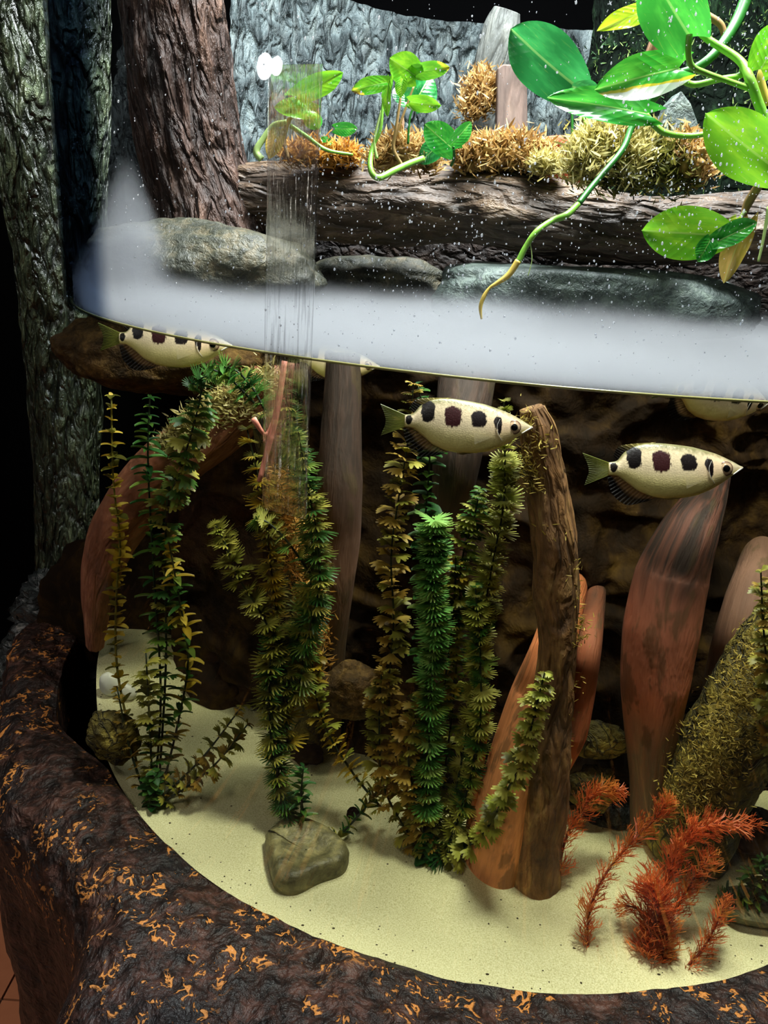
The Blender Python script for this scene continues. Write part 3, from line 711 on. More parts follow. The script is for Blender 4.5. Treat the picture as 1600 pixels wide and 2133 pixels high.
def L_spray(g):
    # forked, curved soft spines
    bl = []
    for a in (-.75, -.25, .3, .8):
        e = g.uniform(-.25, .25)
        c = lambda s: (s*math.cos(a*(.4+.6*s)), s*math.sin(a*(.4+.6*s)), .28*s*s+e*s*.3)
        bl.append(([c(s) for s in (0, .35, .7, 1.)], .032))
        for q in (.45, .68):
            p = np.array(c(q)); sg = 1 if g.random() < .5 else -1
            bl.append(([p, p+(.16, .10*sg, .06), p+(.28, .22*sg, .16)], .028))
    return blades(bl, 0)
LK = {'fan': L_fan, 'spoon': L_spoon, 'narrow': L_narrow, 'lobed': L_lobed, 'spray': L_spray, 'comb': lambda g: L_fan(g, 12, 1.35, .12)}
_lc = {}
def leafmesh(kind, matk):
    k = (kind, matk)
    if k not in _lc:
        out = []
        for q in range(4):
            v, f = LK[kind](np.random.default_rng(q*7+len(kind))); out.append(mesh('leaf', v, f, LM[matk], link=False))
        _lc[k] = out
    return _lc[k]
cnt = [0]
def stem_plant(label, pp, kind, matk, size, step, per=3, name='water_plant', cat='aquarium plant', group='green water plants in the sand', stem='stem', tilt=.5, sw=5, jit=.3, taper=True, matk2=None, leafname='leaf', fill=0.0):
    """pp: (px, py, Y) from foot to tip; leaf size and node step in photo pixels"""
    g = np.random.default_rng(abs(hash(label)) % 9999 if False else sum(map(ord, label)))
    pts = np.array([P(*q) for q in pp]); L = np.linalg.norm(np.diff(pts, axis=0), axis=1).sum()
    root_ = thing(name, label, cat, pts[0], group); loc = pts[0]
    m = px2m(1, pts[len(pts)//2]); nst = max(6, int(L/(step*1.1*m)))
    c = spline(pts, nst*2)
    tube('stem', [p for p in pts], [sw*m*.55, sw*m*.32], M[stem], root_, loc, rings=max(12, len(pts)*6), seg=6)
    t, N, B = frames(c)
    ms = leafmesh(kind, matk); ms2 = leafmesh(kind, matk2) if matk2 else ms
    for k in range(nst):
        i = k*2+1; s = (k+.5)/nst
        a0 = g.uniform(0, 6.28) if per > 2 else (k % 2)*math.pi/2+g.uniform(-.3, .3)
        sz0 = size*(1.15 if kind == 'spray' else .97)*m*(1-.45*sst(.8, 1, s) if taper else 1)
        for j in range(per):
            if g.random() < .10: continue
            a = a0+2*math.pi*j/per+g.uniform(-jit, jit)
            out = N[i]*math.cos(a)+B[i]*math.sin(a)
            el = tilt*g.uniform(.1, 1.7); sz = sz0*g.uniform(.62, 1.22)
            X = out*math.cos(el)+t[i]*math.sin(el); Z = t[i]*math.cos(el)-out*math.sin(el); Y = np.cross(Z, X)
            me = (ms2 if (matk2 and g.random() < .4) else ms)[int(g.integers(0, 4))]
            o = bpy.data.objects.new(leafname, me); C.objects.link(o); o.parent = root_
            p = c[i]-loc
            o.matrix_local = Matrix(((X[0]*sz, Y[0]*sz, Z[0]*sz, p[0]), (X[1]*sz, Y[1]*sz, Z[1]*sz, p[1]), (X[2]*sz, Y[2]*sz, Z[2]*sz, p[2]), (0, 0, 0, 1)))
            cnt[0] += 1
    return root_

SP = stem_plant
# --- left group
SP('tall golden round-leaved stem, leftmost of all the plants', [(285, 1590, .74), (245, 1400, .78), (242, 1250, .80), (250, 1130, .80), (236, 1000, .80), (232, 825, .80)], 'spoon', 'yellow', 27, 20, 4, stem='stem_y', matk2='olive')
SP('dark green narrow-leaved stem right of the golden one', [(322, 1660, .71), (335, 1450, .75), (322, 1220, .78), (312, 1050, .79), (308, 940, .79), (312, 830, .79)], 'narrow', 'dark', 36, 25, 4, matk2='green', tilt=.2)
SP('green stem bending right across the arched driftwood', [(330, 1650, .715), (345, 1400, .76), (345, 1200, .78), (348, 1060, .78), (375, 980, .77), (405, 880, .76), (425, 790, .76)], 'lobed', 'green', 42, 24, 4, matk2='olive', tilt=.35)
SP('yellow-tipped stem below the arched driftwood', [(335, 1655, .71), (372, 1500, .75), (392, 1370, .77), (372, 1240, .77), (352, 1130, .77)], 'narrow', 'yellow', 38, 20, 4, matk2='green', tilt=.3)
SP('short olive stem at the left clump with a bushy head', [(318, 1660, .705), (312, 1510, .73), (304, 1360, .74)], 'lobed', 'olive', 34, 20, 4)
SP('thin sprig rising in front of the white shell', [(300, 1650, .70), (268, 1550, .72), (244, 1432, .74)], 'lobed', 'brown', 26, 19, 3, tilt=.6)
SP('upper sprig sprawling right from the left clump over the sand', [(335, 1662, .70), (420, 1580, .715), (505, 1470, .74)], 'lobed', 'olive', 34, 21, 3, matk2='brown', tilt=.7)
SP('lower sprig sprawling right from the left clump over the sand', [(335, 1675, .695), (440, 1600, .705), (515, 1510, .72)], 'lobed', 'olive', 32, 21, 3, matk2='brown', tilt=.7)
SP('small dark green tuft at the foot of the left clump', [(325, 1685, .695), (318, 1650, .70), (322, 1610, .70)], 'spoon', 'dark', 26, 8, 5, tilt=.2)
SP('green leafy spray under the waterline left of the seam', [(560, 870, .74), (520, 800, .74), (470, 765, .74), (400, 800, .75)], 'fan', 'green', 40, 17, 4, matk2='dark')
SP('curly green spray just below the waterline beside the left fish', [(530, 840, .73), (480, 790, .73), (435, 765, .73)], 'lobed', 'bright', 30, 12, 4, matk2='green')
# --- middle group
SP('tall dense fine-leaved stem rising through the middle of the seam', [(592, 1695, .675), (575, 1540, .70), (600, 1400, .71), (640, 1260, .71), (650, 1130, .71), (625, 1000, .71), (600, 880, .71), (595, 790, .71)], 'fan', 'green', 44, 17, 4, matk2='olive')
SP('fan-leaved stem leaning left with round pleated tip, middle clump', [(600, 1480, .70), (585, 1370, .70), (545, 1280, .70), (495, 1200, .70), (468, 1130, .70), (448, 1092, .70)], 'comb', 'olive', 42, 22, 4, matk2='lime', tilt=.5)
SP('olive fan-leaved stem between the leaning one and the dense one', [(600, 1560, .705), (590, 1400, .72), (575, 1270, .725), (562, 1160, .725), (552, 1060, .73), (515, 895, .74)], 'fan', 'olive', 44, 20, 4, matk2='yellow')
SP('side shoot with a bright fan at its tip, left of the moss post', [(650, 1200, .695), (600, 1130, .69), (560, 1090, .69), (532, 1080, .69)], 'comb', 'lime', 34, 18, 3, matk2='green')
SP('dull green stem low in the middle clump', [(590, 1690, .68), (565, 1540, .69), (562, 1400, .695), (572, 1310, .70)], 'fan', 'olive', 42, 17, 4, matk2='green')
SP('pale yellow lobed stem trailing right of the moss post', [(800, 1690, .68), (735, 1610, .70), (680, 1520, .72), (655, 1430, .73), (650, 1340, .73)], 'lobed', 'yellow', 34, 17, 4, matk2='lime')
SP('short upright dark comb-leaved shoot above the olive stone', [(632, 1710, .665), (628, 1650, .67), (632, 1600, .675)], 'narrow', 'dark', 30, 11, 4, tilt=.4)
SP('low dark sprig lying from the olive stone to the right', [(655, 1760, .655), (700, 1745, .66), (755, 1690, .67), (790, 1640, .68)], 'narrow', 'dark', 30, 12, 4, matk2='olive', tilt=.7)
SP('dense dark green tuft planted on the olive stone', [(610, 1735, .665), (598, 1705, .67), (590, 1660, .675)], 'fan', 'dark', 34, 8, 5, tilt=.3)
SP('tall right-hand shoot of the middle clump along the pink reflection shape', [(620, 1450, .705), (640, 1330, .70), (665, 1220, .695), (660, 1110, .695), (640, 1010, .70), (622, 900, .70)], 'fan', 'green', 40, 17, 4, matk2='olive', tilt=.3)
# --- third group, under the upper fish
SP('brownish tall stem left of the bright green plume', [(885, 1785, .66), (830, 1600, .68), (810, 1450, .69), (820, 1300, .69), (815, 1160, .69), (830, 1040, .69), (848, 930, .69), (862, 800, .70)], 'lobed', 'brown', 42, 22, 4, matk2='olive', tilt=.45)
SP('dark green stem rising behind the tail of the upper fish', [(895, 1780, .665), (880, 1500, .70), (885, 1250, .71), (885, 1100, .71), (895, 930, .71), (870, 800, .71)], 'spoon', 'dark', 34, 24, 4, matk2='green', tilt=.2)
SP('bright green plume with dense feathery whorls', [(890, 1700, .65), (895, 1500, .66), (905, 1320, .66), (900, 1200, .66), (906, 1085, .66)], 'comb', 'bright', 42, 14, 5, tilt=.35, taper=False, matk2='green')
SP('tall lime stem directly left of the driftwood trunk', [(920, 1780, .655), (955, 1620, .67), (985, 1450, .675), (1005, 1300, .675), (1025, 1180, .675), (1048, 1060, .675), (1052, 960, .675), (1050, 835, .675)], 'comb', 'lime', 42, 21, 4, matk2='olive', tilt=.5)
SP('green leafy stem between the plume and the lime stem', [(905, 1770, .665), (940, 1500, .69), (955, 1320, .69), (960, 1180, .69), (985, 1090, .69), (1000, 1020, .69)], 'lobed', 'green', 38, 22, 4, matk2='lime', tilt=.35)
SP('thin yellowish stem just right of the bright plume', [(900, 1760, .66), (905, 1560, .675), (930, 1400, .68), (945, 1270, .68), (950, 1160, .68)], 'lobed', 'olive', 36, 20, 3, matk2='yellow')
SP('second lime stem in front of the dark one, nearer the trunk', [(925, 1785, .65), (975, 1640, .655), (1000, 1500, .66), (1000, 1360, .66), (990, 1220, .66)], 'comb', 'lime', 38, 19, 4, matk2='green')
SP('olive shoot with pale toothed leaves in front of the orange reflection shape', [(930, 1800, .64), (1010, 1730, .625), (1060, 1640, .605), (1095, 1560, .595), (1115, 1480, .59), (1135, 1400, .59)], 'lobed', 'lime', 38, 19, 4, matk2='olive', tilt=.4)
SP('olive stem filling the left side of the third clump', [(870, 1770, .655), (800, 1640, .67), (790, 1500, .68), (795, 1400, .68)], 'lobed', 'olive', 38, 19, 4, matk2='brown')
SP('mossy brown-green stem at the heart of the third clump', [(895, 1790, .65), (870, 1680, .655), (850, 1560, .66), (880, 1450, .665)], 'lobed', 'brown', 40, 17, 4, matk2='olive')
SP('low dark shoot curving right at the foot of the third clump', [(900, 1795, .645), (950, 1765, .645), (1000, 1730, .648), (1030, 1690, .65)], 'fan', 'dark', 34, 13, 4, matk2='olive')
SP('dark green tuft at the foot of the third clump', [(895, 1815, .645), (890, 1785, .648), (895, 1740, .65)], 'spoon', 'dark', 30, 8, 5, tilt=.2)
SP('olive stem at the right edge standing before the mossy log top', [(1610, 1560, .62), (1600, 1420, .62), (1590, 1300, .62), (1585, 1190, .62)], 'lobed', 'olive', 36, 20, 4, matk2='brown')
# --- red plants
RG = 'red-orange plastic water plants in the sand'
def RP(label, pp, size=30, step=10, per=4, matk='red', **k): return SP(label, pp, 'spray', matk, size, step, per, 'red_water_plant', 'aquarium plant', RG, 'stem_red', leafname='frond', **k)
RP('red plant curving up and right, left of the three front ones', [(1225, 1995, .542), (1228, 1900, .56), (1262, 1820, .575), (1320, 1750, .59), (1370, 1700, .60), (1392, 1665, .605)], 34, 12, 4, 'red', matk2='redbrown', tilt=.8)
RP('tallest red plant, its top bent to the right over the mossy log', [(1350, 2010, .542), (1375, 1900, .57), (1400, 1800, .59), (1430, 1745, .60), (1480, 1718, .60), (1575, 1722, .60)], 38, 11, 4, 'red', tilt=.8)
RP('bushy red shoot leaning right from the front red clump', [(1352, 2010, .545), (1400, 1910, .57), (1440, 1840, .58), (1480, 1780, .585)], 36, 12, 4, 'red', matk2='redbrown', tilt=.7)
RP('short bushy red shoot leaning left from the front red clump', [(1370, 1960, .55), (1340, 1900, .57), (1300, 1885, .575)], 34, 11, 4, 'redbrown', matk2='red')
RP('densest low red tuft on the sand, middle of the front red plants', [(1350, 2018, .54), (1352, 1960, .55), (1370, 1890, .56), (1355, 1840, .57)], 40, 8, 6, 'red', tilt=.4, taper=False)
RP('squat red tuft to the right of the densest one', [(1375, 2015, .54), (1385, 1965, .548), (1395, 1920, .555)], 36, 9, 5, 'red', matk2='redbrown', tilt=.4)
RP('small red plant leaning right, closest to the dark slate', [(1420, 2028, .536), (1465, 1975, .545), (1490, 1930, .55), (1512, 1880, .56)], 30, 10, 4, 'redbrown', matk2='red', tilt=.8)
RP('red plant growing up behind the foot of the driftwood trunk', [(1162, 1830, .63), (1178, 1750, .64), (1210, 1690, .65), (1245, 1650, .655), (1290, 1648, .655)], 32, 11, 4, 'red', matk2='redbrown', tilt=.7)
# --- right edge: flat dark plant on a slate
slt = thing('slate_plate', 'thin layered slate plate on the sand at the right edge', 'slate', PZ(1540, 1895, ZB))
for k in range(4):
    c_ = PZ(1570, 1895, ZB+.004+k*.004); a_ = spline(np.array([c_+np.array(d) for d in [(-.038, -.004, 0), (-.03, .018, 0), (0, .03, 0), (.05, .028, 0), (.06, 0, 0), (.03, -.02, 0), (-.02, -.018, 0), (-.038, -.004, 0)]]), 49)[:-1]
    cc = a_.mean(0); s_ = 1-.05*k+.03*random.random(); q = cc+(a_-cc)*s_
    v = np.vstack([q+[0, 0, -.0019], q+[0, 0, .0016]]); f = [[i, (i+1) % 48, 48+(i+1) % 48, 48+i] for i in range(48)]+[list(range(48, 96)), list(range(47, -1, -1))]
    mesh('layer', v, f, M['stone'], slt, False, {'tc': v}, slt.location[:])
for k, (lb, pp) in enumerate([('dark green plastic plant lying left on the slate', [(1590, 1880, .60), (1550, 1868, .60), (1505, 1868, .60)]), ('dark green plastic shoot standing up on the slate', [(1590, 1885, .60), (1570, 1850, .605), (1565, 1815, .61)]), ('dark green plastic shoot at the frame edge on the slate', [(1600, 1885, .60), (1595, 1840, .605), (1590, 1790, .61)])]):
    SP(lb, pp, 'narrow', 'dark', 30, 8, 5, matk2='green', tilt=.6)
rd = thing('pink_rod', 'slanting pink rod behind the streaky seam, just under the waterline', 'rod', P(540, 1003, .64))
tube('rod', [P(593, 752, .66), P(574, 870, .65), P(540, 1003, .64)], [.0026, .0030, .0022], M['rod'], rd, rd.location[:], rings=16, seg=10)
tube('rod_tip', [P(528, 872, .64), P(552, 905, .645), P(566, 880, .65)], [.0028, .0016, .0008], M['rod'], rd, rd.location[:], rings=8, seg=8)
print('leaves', cnt[0])

# ================================================================== FISH
def frame_px(a, b, Y, Yb=None):
    """frame on the segment a -> b (photo pixels) at depth Y; x along, z up in the picture, y away"""
    A = P(a[0], a[1], Y); B = P(b[0], b[1], Yb or Y); X = B-A; L = np.linalg.norm(X); X = X/L
    V = (A+B)/2-O; V /= np.linalg.norm(V); Y_ = V-X*(V@X); Y_ /= np.linalg.norm(Y_); Z = np.cross(X, Y_)
    return A, L, X, Y_, Z
# profile of a banded archerfish, in units of body length (tail base 0, snout 1)
TOPX = [0, .07, .11, .2, .28, .38, .5, .62, .72, .80, .87, .93, .975, 1.0]
TOPZ = [.065, .073, .135, .185, .20, .200, .185, .165, .135, .108, .075, .043, .016, .000]
BOTX = [0, .07, .13, .22, .32, .42, .55, .66, .76, .84, .90, .95, .985, 1.0]
BOTZ = [-.032, -.040, -.085, -.160, -.205, -.222, -.222, -.205, -.165, -.120, -.078, -.045, -.022, -.012]
def body_z(x, u):   # u -1..1
    t = np.interp(x, TOPX, TOPZ); b = np.interp(x, BOTX, BOTZ); return (t+b)/2+(t-b)/2*u
def sm(x, a, n=3):
    k = np.ones(n)/n; return np.convolve(np.pad(a, n//2, 'edge'), k, 'valid')
BANDS = [(.032, .026, .027, .038, (.006, .004, .003)), (.180, .095, .053, .085, (.005, .003, .003)), (.374, .060, .067, .081, (.036, .008, .009)), (.570, .045, .058, .066, (.008, .004, .004)), (.722, .028, .032, .050, (.008, .004, .004)), (.736, -.020, .015, .052, (.008, .004, .004))]
def fish_body():
    n, m = 240, 96
    x = np.linspace(0, 1, n); x = x**.96
    t = np.interp(x, TOPX, TOPZ); b = np.interp(x, BOTX, BOTZ)
    for _ in range(3): t = sm(x, t, 7); b = sm(x, b, 7)
    w = np.interp(x, [0, .1, .3, .5, .7, .85, .95, 1], [.022, .042, .078, .094, .092, .066, .028, .008])
    for _ in range(3): w = sm(x, w, 9)
    th = np.linspace(0, 2*math.pi, m, endpoint=False)
    ct = np.cos(th); stt = np.sin(th)
    zz = (t+b)[:, None]/2+(t-b)[:, None]/2*np.sign(ct)*np.abs(ct)**1.0
    yy = w[:, None]*np.sign(stt)*np.abs(stt)**.9*(1-.12*ct)[None]
    xx = x[:, None]+0*zz
    # gill cover and mouth slit as relief
    gl = np.hypot((xx-.80)*1.0, (zz+.0)*.75); yy = yy*(1+.05*sst(.105, .095, gl)*sst(.60, .72, xx))
    v = np.stack([xx, yy, zz], -1)
    # colour map
    nz = fbm(np.stack([xx*60, yy*0, zz*60], -1), 3, 77); nf = fbm(np.stack([xx*190, yy*8, zz*120], -1), 2, 78)
    u = (zz-(b[:, None]))/(t-b)[:, None].clip(1e-4)
    silver = np.array(lin(226, 206, 168)); belly = np.array(lin(240, 226, 140)); back = np.array(lin(120, 116, 76)); pink = np.array(lin(232, 186, 150))
    k = sst(.55, .1, u)[..., None]; col = silver*(1-k)+belly*k  # yellow belly, its colour lifted to paint in light bounced off the sand
    k = sst(.78, .97, u+.06*nz)[..., None]; col = col*(1-k)+back*k
    k = (sst(.22, .0, np.hypot(xx-.78, (zz+.02)*1.2))*.35)[..., None]; col = col*(1-k)+pink*k
    k = (sst(.80, .98, xx)*.5*sst(.35, .7, u))[..., None]; col = col*(1-k)+np.array(lin(150, 144, 112))*k
    for cx_, cz_, rx_, rz_, c_ in BANDS:
        d = np.sqrt(((xx-cx_)/rx_)**2+((zz-cz_)/rz_)**4) if rz_ > .06 else np.hypot((xx-cx_)/rx_, (zz-cz_)/rz_)
        k = sst(1.06, .94, d+.20*nz+.16*nf)[..., None]; col = col*(1-k)+np.array(c_)*k
    # mouth line
    ml_ = np.abs(zz-(-.045+(xx-.93)*.62)); k = (sst(.006, .002, ml_)*sst(.925, .94, xx)*sst(1.0, .985, xx))[..., None]; col = col*(1-k*.9)
    k = (sst(.968, .985, xx)*sst(.5, .3, u))[..., None]; col = col*(1-k)+np.array(lin(214, 206, 196))*k
    col = col*(1+.10*nf[..., None])
    v = v.reshape(-1, 3); f = gridfaces(n, m, True).tolist(); f.append(list(range(m-1, -1, -1))); f.append([(n-1)*m+i for i in range(m)])
    return v, f, col.reshape(-1, 3)
nt_ = NT('fish_skin'); _v = nt_.coord('Object')
M['fish'] = nt_.done(nt_.bsdf(nt_.attr('col', 'Color'), .33, nt_.bump(nt_.vor(nt_.mapv(_v, (1, .4, 1.3)), 75), .07, .003), Metallic=.0, Specular_IOR_Level=.35))
def m_fin(name, c0, c1, alpha):
    n = NT(name); col = n.attr('col', 'Color'); b = n.bsdf(col, .4); t = n.n('BsdfTransparent'); tr_ = n.n('BsdfTranslucent'); n.set(tr_.inputs[0], col)
    return n.done(n.mixs(alpha, t.outputs[0], n.mixs(.4, b, tr_.outputs[0])))
M['fin'] = m_fin('fin', 0, 0, .92); M['fin_clear'] = m_fin('fin_clear', 0, 0, .35)
M['eye_white'] = plain('iris', lin(206, 176, 140), .15, Metallic=.3); M['eye_dark'] = plain('pupil', (.003, .003, .003), .08); M['eye_ring'] = plain('eye_ring', lin(120, 90, 70), .2)
M['lip'] = plain('lip', lin(206, 200, 190), .3)
def fin(root_, pts, tip, mat, nray=14, name='fin', colf=None, yoff=0., wav=.0012, inner=None):
    """fan between a base curve and a tip curve (local x,z), with corrugated rays"""
    n = nray*4; m = 10; a = spline(np.array([(p[0], 0, p[1]) for p in pts]), n); b = spline(np.array([(p[0], 0, p[1]) for p in tip]), n)
    k = np.linspace(0, 1, m)[:, None, None]; v = a[None]*(1-k)+b[None]*k
    ph = np.arange(n)*math.pi/2; v[..., 1] += yoff+wav*4*np.cos(ph)[None]*np.linspace(.3, 1, m)[:, None]
    e = np.abs(np.sin(ph/2*1.0))[None]*np.ones((m, 1)); u = np.linspace(0, 1, n)[None]*np.ones((m, 1)); kk = k[..., 0]*np.ones((1, n))
    col = colf(u, kk, e)
    return v.reshape(-1, 3), gridfaces(m, n).tolist(), col.reshape(-1, 3)
def colmix(a, b, k): k = np.asarray(k)[..., None]; return np.array(a)*(1-k)+np.array(b)*k
def make_fish(label):
    rt_ = thing('archerfish', label, 'fish', group='banded archerfish in the tank')
    v, f, c = fish_body(); mesh('body', v, f, M['fish'], rt_, True, {'col': c})
    yel, dkk = lin(150, 156, 56), lin(44, 50, 20)
    v, f, c = fin(rt_, [(.015, .060), (.0, .02), (.015, -.028)], [(-.195, .145), (-.150, .015), (-.185, -.105)], None, 16, colf=lambda u, k, e: colmix(colmix(yel, lin(96, 104, 40), k), dkk, (e < .3)*.55*sst(0, .3, k)))
    mesh('tail_fin', v, f, M['fin'], rt_, True, {'col': c})
    v, f, c = fin(rt_, [(.08, .070), (.18, .150), (.32, .195)], [(.035, .115), (.10, .190), (.36, .208)], None, 12, colf=lambda u, k, e: colmix(colmix(lin(40, 34, 22), lin(190, 176, 104), sst(.3, .5, u)), lin(20, 14, 10), sst(.75, .4, u)*(k > .3)*.9))
    mesh('dorsal_fin', v, f, M['fin'], rt_, True, {'col': c})
    v, f, c = fin(rt_, [(.05, -.032), (.15, -.10), (.24, -.165), (.36, -.21)], [(-.01, -.05), (.025, -.175), (.13, -.262), (.29, -.240)], None, 14, colf=lambda u, k, e: colmix(colmix(lin(150, 120, 74), lin(120, 90, 60), e), lin(10, 7, 6), sst(.30, .55, k)))
    mesh('anal_fin', v, f, M['fin'], rt_, True, {'col': c})
    for sy in (-1, 1):
        v, f, c = fin(rt_, [(.66, -.085), (.662, -.10)], [(.535, -.055), (.545, -.15)], None, 8, colf=lambda u, k, e: colmix(lin(216, 206, 178), lin(190, 180, 150), e))
        v[:, 1] = sy*(.098+.10*np.maximum(.66-v[:, 0], 0)); mesh('pectoral_fin', v, f, M['fin_clear'], rt_, True, {'col': c})
        v, f, c = fin(rt_, [(.53, -.205), (.60, -.21)], [(.42, -.228), (.46, -.236)], None, 6, colf=lambda u, k, e: colmix(lin(206, 196, 130), lin(160, 140, 90), e))
        v[:, 1] += sy*.02; mesh('pelvic_fin', v, f, M['fin'], rt_, True, {'col': c})
        ec = np.array([.852, sy*.0575, -.008])
        def ball(r, d, cc, nm, mt, par):
            v, f, _ = blob_data((0, 0, 0), (r, d, r), amp=0, n=24, m=36); return mesh(nm, v+cc, f, M[mt], par, True, None)
        e_ = ball(.056, .018, ec, 'eye', 'eye_ring', rt_)
        ball(.051, .020, ec+[0, sy*.0012, 0], 'iris', 'eye_white', e_)
        ball(.045, .020, ec+[0, sy*.0028, 0], 'iris_ring', 'eye_ring', e_)
        ball(.039, .0185, ec+[0, sy*.0072, 0], 'inner_ring', 'eye_white', e_)
        ball(.034, .0185, ec+[0, sy*.0092, .0], 'pupil', 'eye_dark', e_)
        lp = [(.915, sy*.040, -.055), (.95, sy*.028, -.034), (.985, sy*.012, -.014), (1.004, 0, -.004)]
        tube('lip', [np.array(p) for p in lp], [.004, .006, .0075, .006], M['lip'], rt_, None, rings=12, seg=8)
        gp = [(.735, sy*.094, .05), (.715, sy*.099, .0), (.725, sy*.098, -.06), (.765, sy*.082, -.12)]
        tube('gill_cover', [np.array(p) for p in gp], [.001, .0022, .0022, .001], M['lip'], rt_, None, rings=14, seg=6)
    return rt_
def place_fish(o, a, b, Y, Yb=None, roll=0):
    A, L, X, Y_, Z = frame_px(a, b, Y, Yb)
    if roll: c_, s_ = math.cos(roll), math.sin(roll); Y_, Z = Y_*c_+Z*s_, Z*c_-Y_*s_
    o.matrix_world = Matrix([[X[i]*L, Y_[i]*L, Z[i]*L, A[i]] for i in range(3)]+[[0, 0, 0, 1]])
def copy_tree(o, parent=None):
    c = o.copy(); C.objects.link(c)
    if parent: c.parent = parent
    for ch in list(o.children): copy_tree(ch, c)
    return c
f1 = make_fish('silver archerfish with dark bands, larger one nearest the middle plants')
kids = [('silver archerfish lower at the right, clear of all the plants', (1268, 981), (1546, 973), .60, .60, 0),
        ('archerfish at the upper left, its back cut off by the waterline', (250, 708), (482, 718), .80, .80, 0),
        ('fish at the waterline just right of the seam, only its belly showing', (626, 748), (790, 762), .84, .84, 0),
        ('fish at the waterline above the right fish, only its belly showing', (1405, 812), (1600, 838), .76, .80, .35)]
for lb, a, b, Ya, Yb, rl in kids:
    o = copy_tree(f1); o['label'] = lb; place_fish(o, a, b, Ya, Yb, rl)
place_fish(f1, (843, 881), (1108, 889), .60)

# ================================================================== POTHOS
def m_pothos(name, base, light, edge=None, edgecol=None, var=.25, tip=None, tl=.3):
    n = NT(name); v = n.attr('tc'); s_, t_, _ = n.sep(v)
    mid = n.mr(n.math('ABSOLUTE', t_), .05, .02)
    rib = n.math('ABSOLUTE', n.math('SINE', n.math('MULTIPLY', n.math('SUBTRACT', s_, n.math('MULTIPLY', n.math('ABSOLUTE', t_), .35)), 26.)))
    col = n.mix(n.mr(n.noise(v, 2.2, 3), .42, .68), base, light)
    pt = n.mr(n.noise(n.mapv(v, (1.2, 5, 1)), 3.1, 4, .6, .4), .60, .66)
    col = n.mix(n.math('MULTIPLY', pt, var), col, lin(206, 214, 96))
    col = n.mix(n.math('MULTIPLY', mid, .5), col, lin(190, 220, 130))
    if edge is not None:
        e = n.math('ADD', n.math('MULTIPLY', t_, edge[0]), n.math('ADD', n.math('MULTIPLY', s_, edge[1]), n.math('MULTIPLY', n.math('SUBTRACT', n.noise(v, 4, 3), .5), .35)))
        col = n.mix(n.mr(e, edge[2], edge[2]+.05), col, lin(236, 206, 60))
        col = n.mix(n.mr(e, edge[2]+.12, edge[2]+.18), col, edgecol)
    bmp = n.bump(n.math('ADD', n.math('MULTIPLY', rib, .4), n.math('MULTIPLY', mid, -1.)), .25, .002)
    b = n.bsdf(col, .22, bmp, Coat_Weight=.3, Specular_IOR_Level=.6); t = n.n('BsdfTranslucent'); n.set(t.inputs[0], n.mix(.5, col, light))
    return n.done(n.mixs(tl, b, t.outputs[0]))
M['po_g'] = m_pothos('pothos_green', lin(28, 128, 42), lin(76, 176, 62))
M['po_l'] = m_pothos('pothos_light', lin(84, 172, 36), lin(150, 214, 50))
M['po_y'] = m_pothos('pothos_yellow', lin(150, 190, 30), lin(196, 216, 50))
M['po_d'] = m_pothos('pothos_deep', lin(22, 100, 46), lin(56, 150, 76), var=.15)
M['po_half'] = m_pothos('pothos_white_edge', lin(34, 140, 40), lin(90, 184, 60), edge=(.95, .25, .42), edgecol=lin(240, 240, 236))
M['po_tip'] = m_pothos('pothos_yellow_tip', lin(70, 164, 36), lin(130, 200, 50), edge=(.25, 1.0, .80), edgecol=lin(120, 66, 30))
M['po_dead'] = m_pothos('pothos_withered', lin(170, 150, 60), lin(206, 170, 90), var=0.)
def leaf_geo(W=.62, fold=.25, droop=.25, twist=0., wav=.03, seed=0, asym=0.):
    g = np.random.default_rng(seed); n, m = 22, 17
    s = np.linspace(0, 1, n)[:, None]; t = np.linspace(-1, 1, m)[None]
    hw = (1-s**2.2)**.8*(s+.06)**.42; hw = hw/hw.max()*W/2*(1+asym*t)
    x = s-.16*np.abs(t)**1.3*(1-s)**3+.0*t
    x = np.where(s > .85, x, x)
    y = hw*t
    z = fold*np.abs(y)-droop*s*s+wav*np.sin(s*9+g.uniform(0, 6))*t*t+.02*np.sin(t*3+s*4)
    ang = twist*s; y2 = y*np.cos(ang)-z*np.sin(ang); z2 = y*np.sin(ang)+z*np.cos(ang)
    v = np.stack([x+0*t, y2, z2], -1).reshape(-1, 3); tc = np.stack([s+0*t, t*(hw/(W/2)), 0*s*t], -1).reshape(-1, 3)
    return v, gridfaces(n, m).tolist(), tc
def pleaf(root_, b, t, mat, W=.62, roll=0, **k):
    """b, t: (px, py, Y) of the leaf's base and tip; roll turns the blade about its midrib"""
    A = P(*b); B = P(*t); X = B-A; L = np.linalg.norm(X); X = X/L
    V = O-(A+B)/2; V /= np.linalg.norm(V); Z = V-X*(V@X); Z /= np.linalg.norm(Z); Y_ = np.cross(Z, X)
    r = math.radians(roll); Y_, Z = Y_*math.cos(r)+Z*math.sin(r), Z*math.cos(r)-Y_*math.sin(r)
    v, f, tc = leaf_geo(W, seed=int(b[0]), **k)
    loc = np.array(root_.location)
    w = A+L*(v[:, :1]*X+v[:, 1:2]*Y_+v[:, 2:3]*Z)
    w2 = w+Z*(-.0006)
    n0 = len(w); vv = np.vstack([w, w2]); ff = f+[[q+n0 for q in x[::-1]] for x in f]
    return mesh('leaf', vv, f, M[mat], root_, True, {'tc': np.vstack([tc, tc])[:len(vv)]}, loc) if False else mesh('leaf', w, f, M[mat], root_, True, {'tc': tc}, loc)
def m_vine():
    n = NT('vine_stem'); v = n.attr('tc'); z = n.sep(n.coord('Object'))
    col = n.mix(n.noise(v, 60, 3), lin(92, 164, 50), lin(150, 200, 80)); return n.done(n.bsdf(col, .35, n.bump(n.noise(v, 200, 2), .3, .001)))
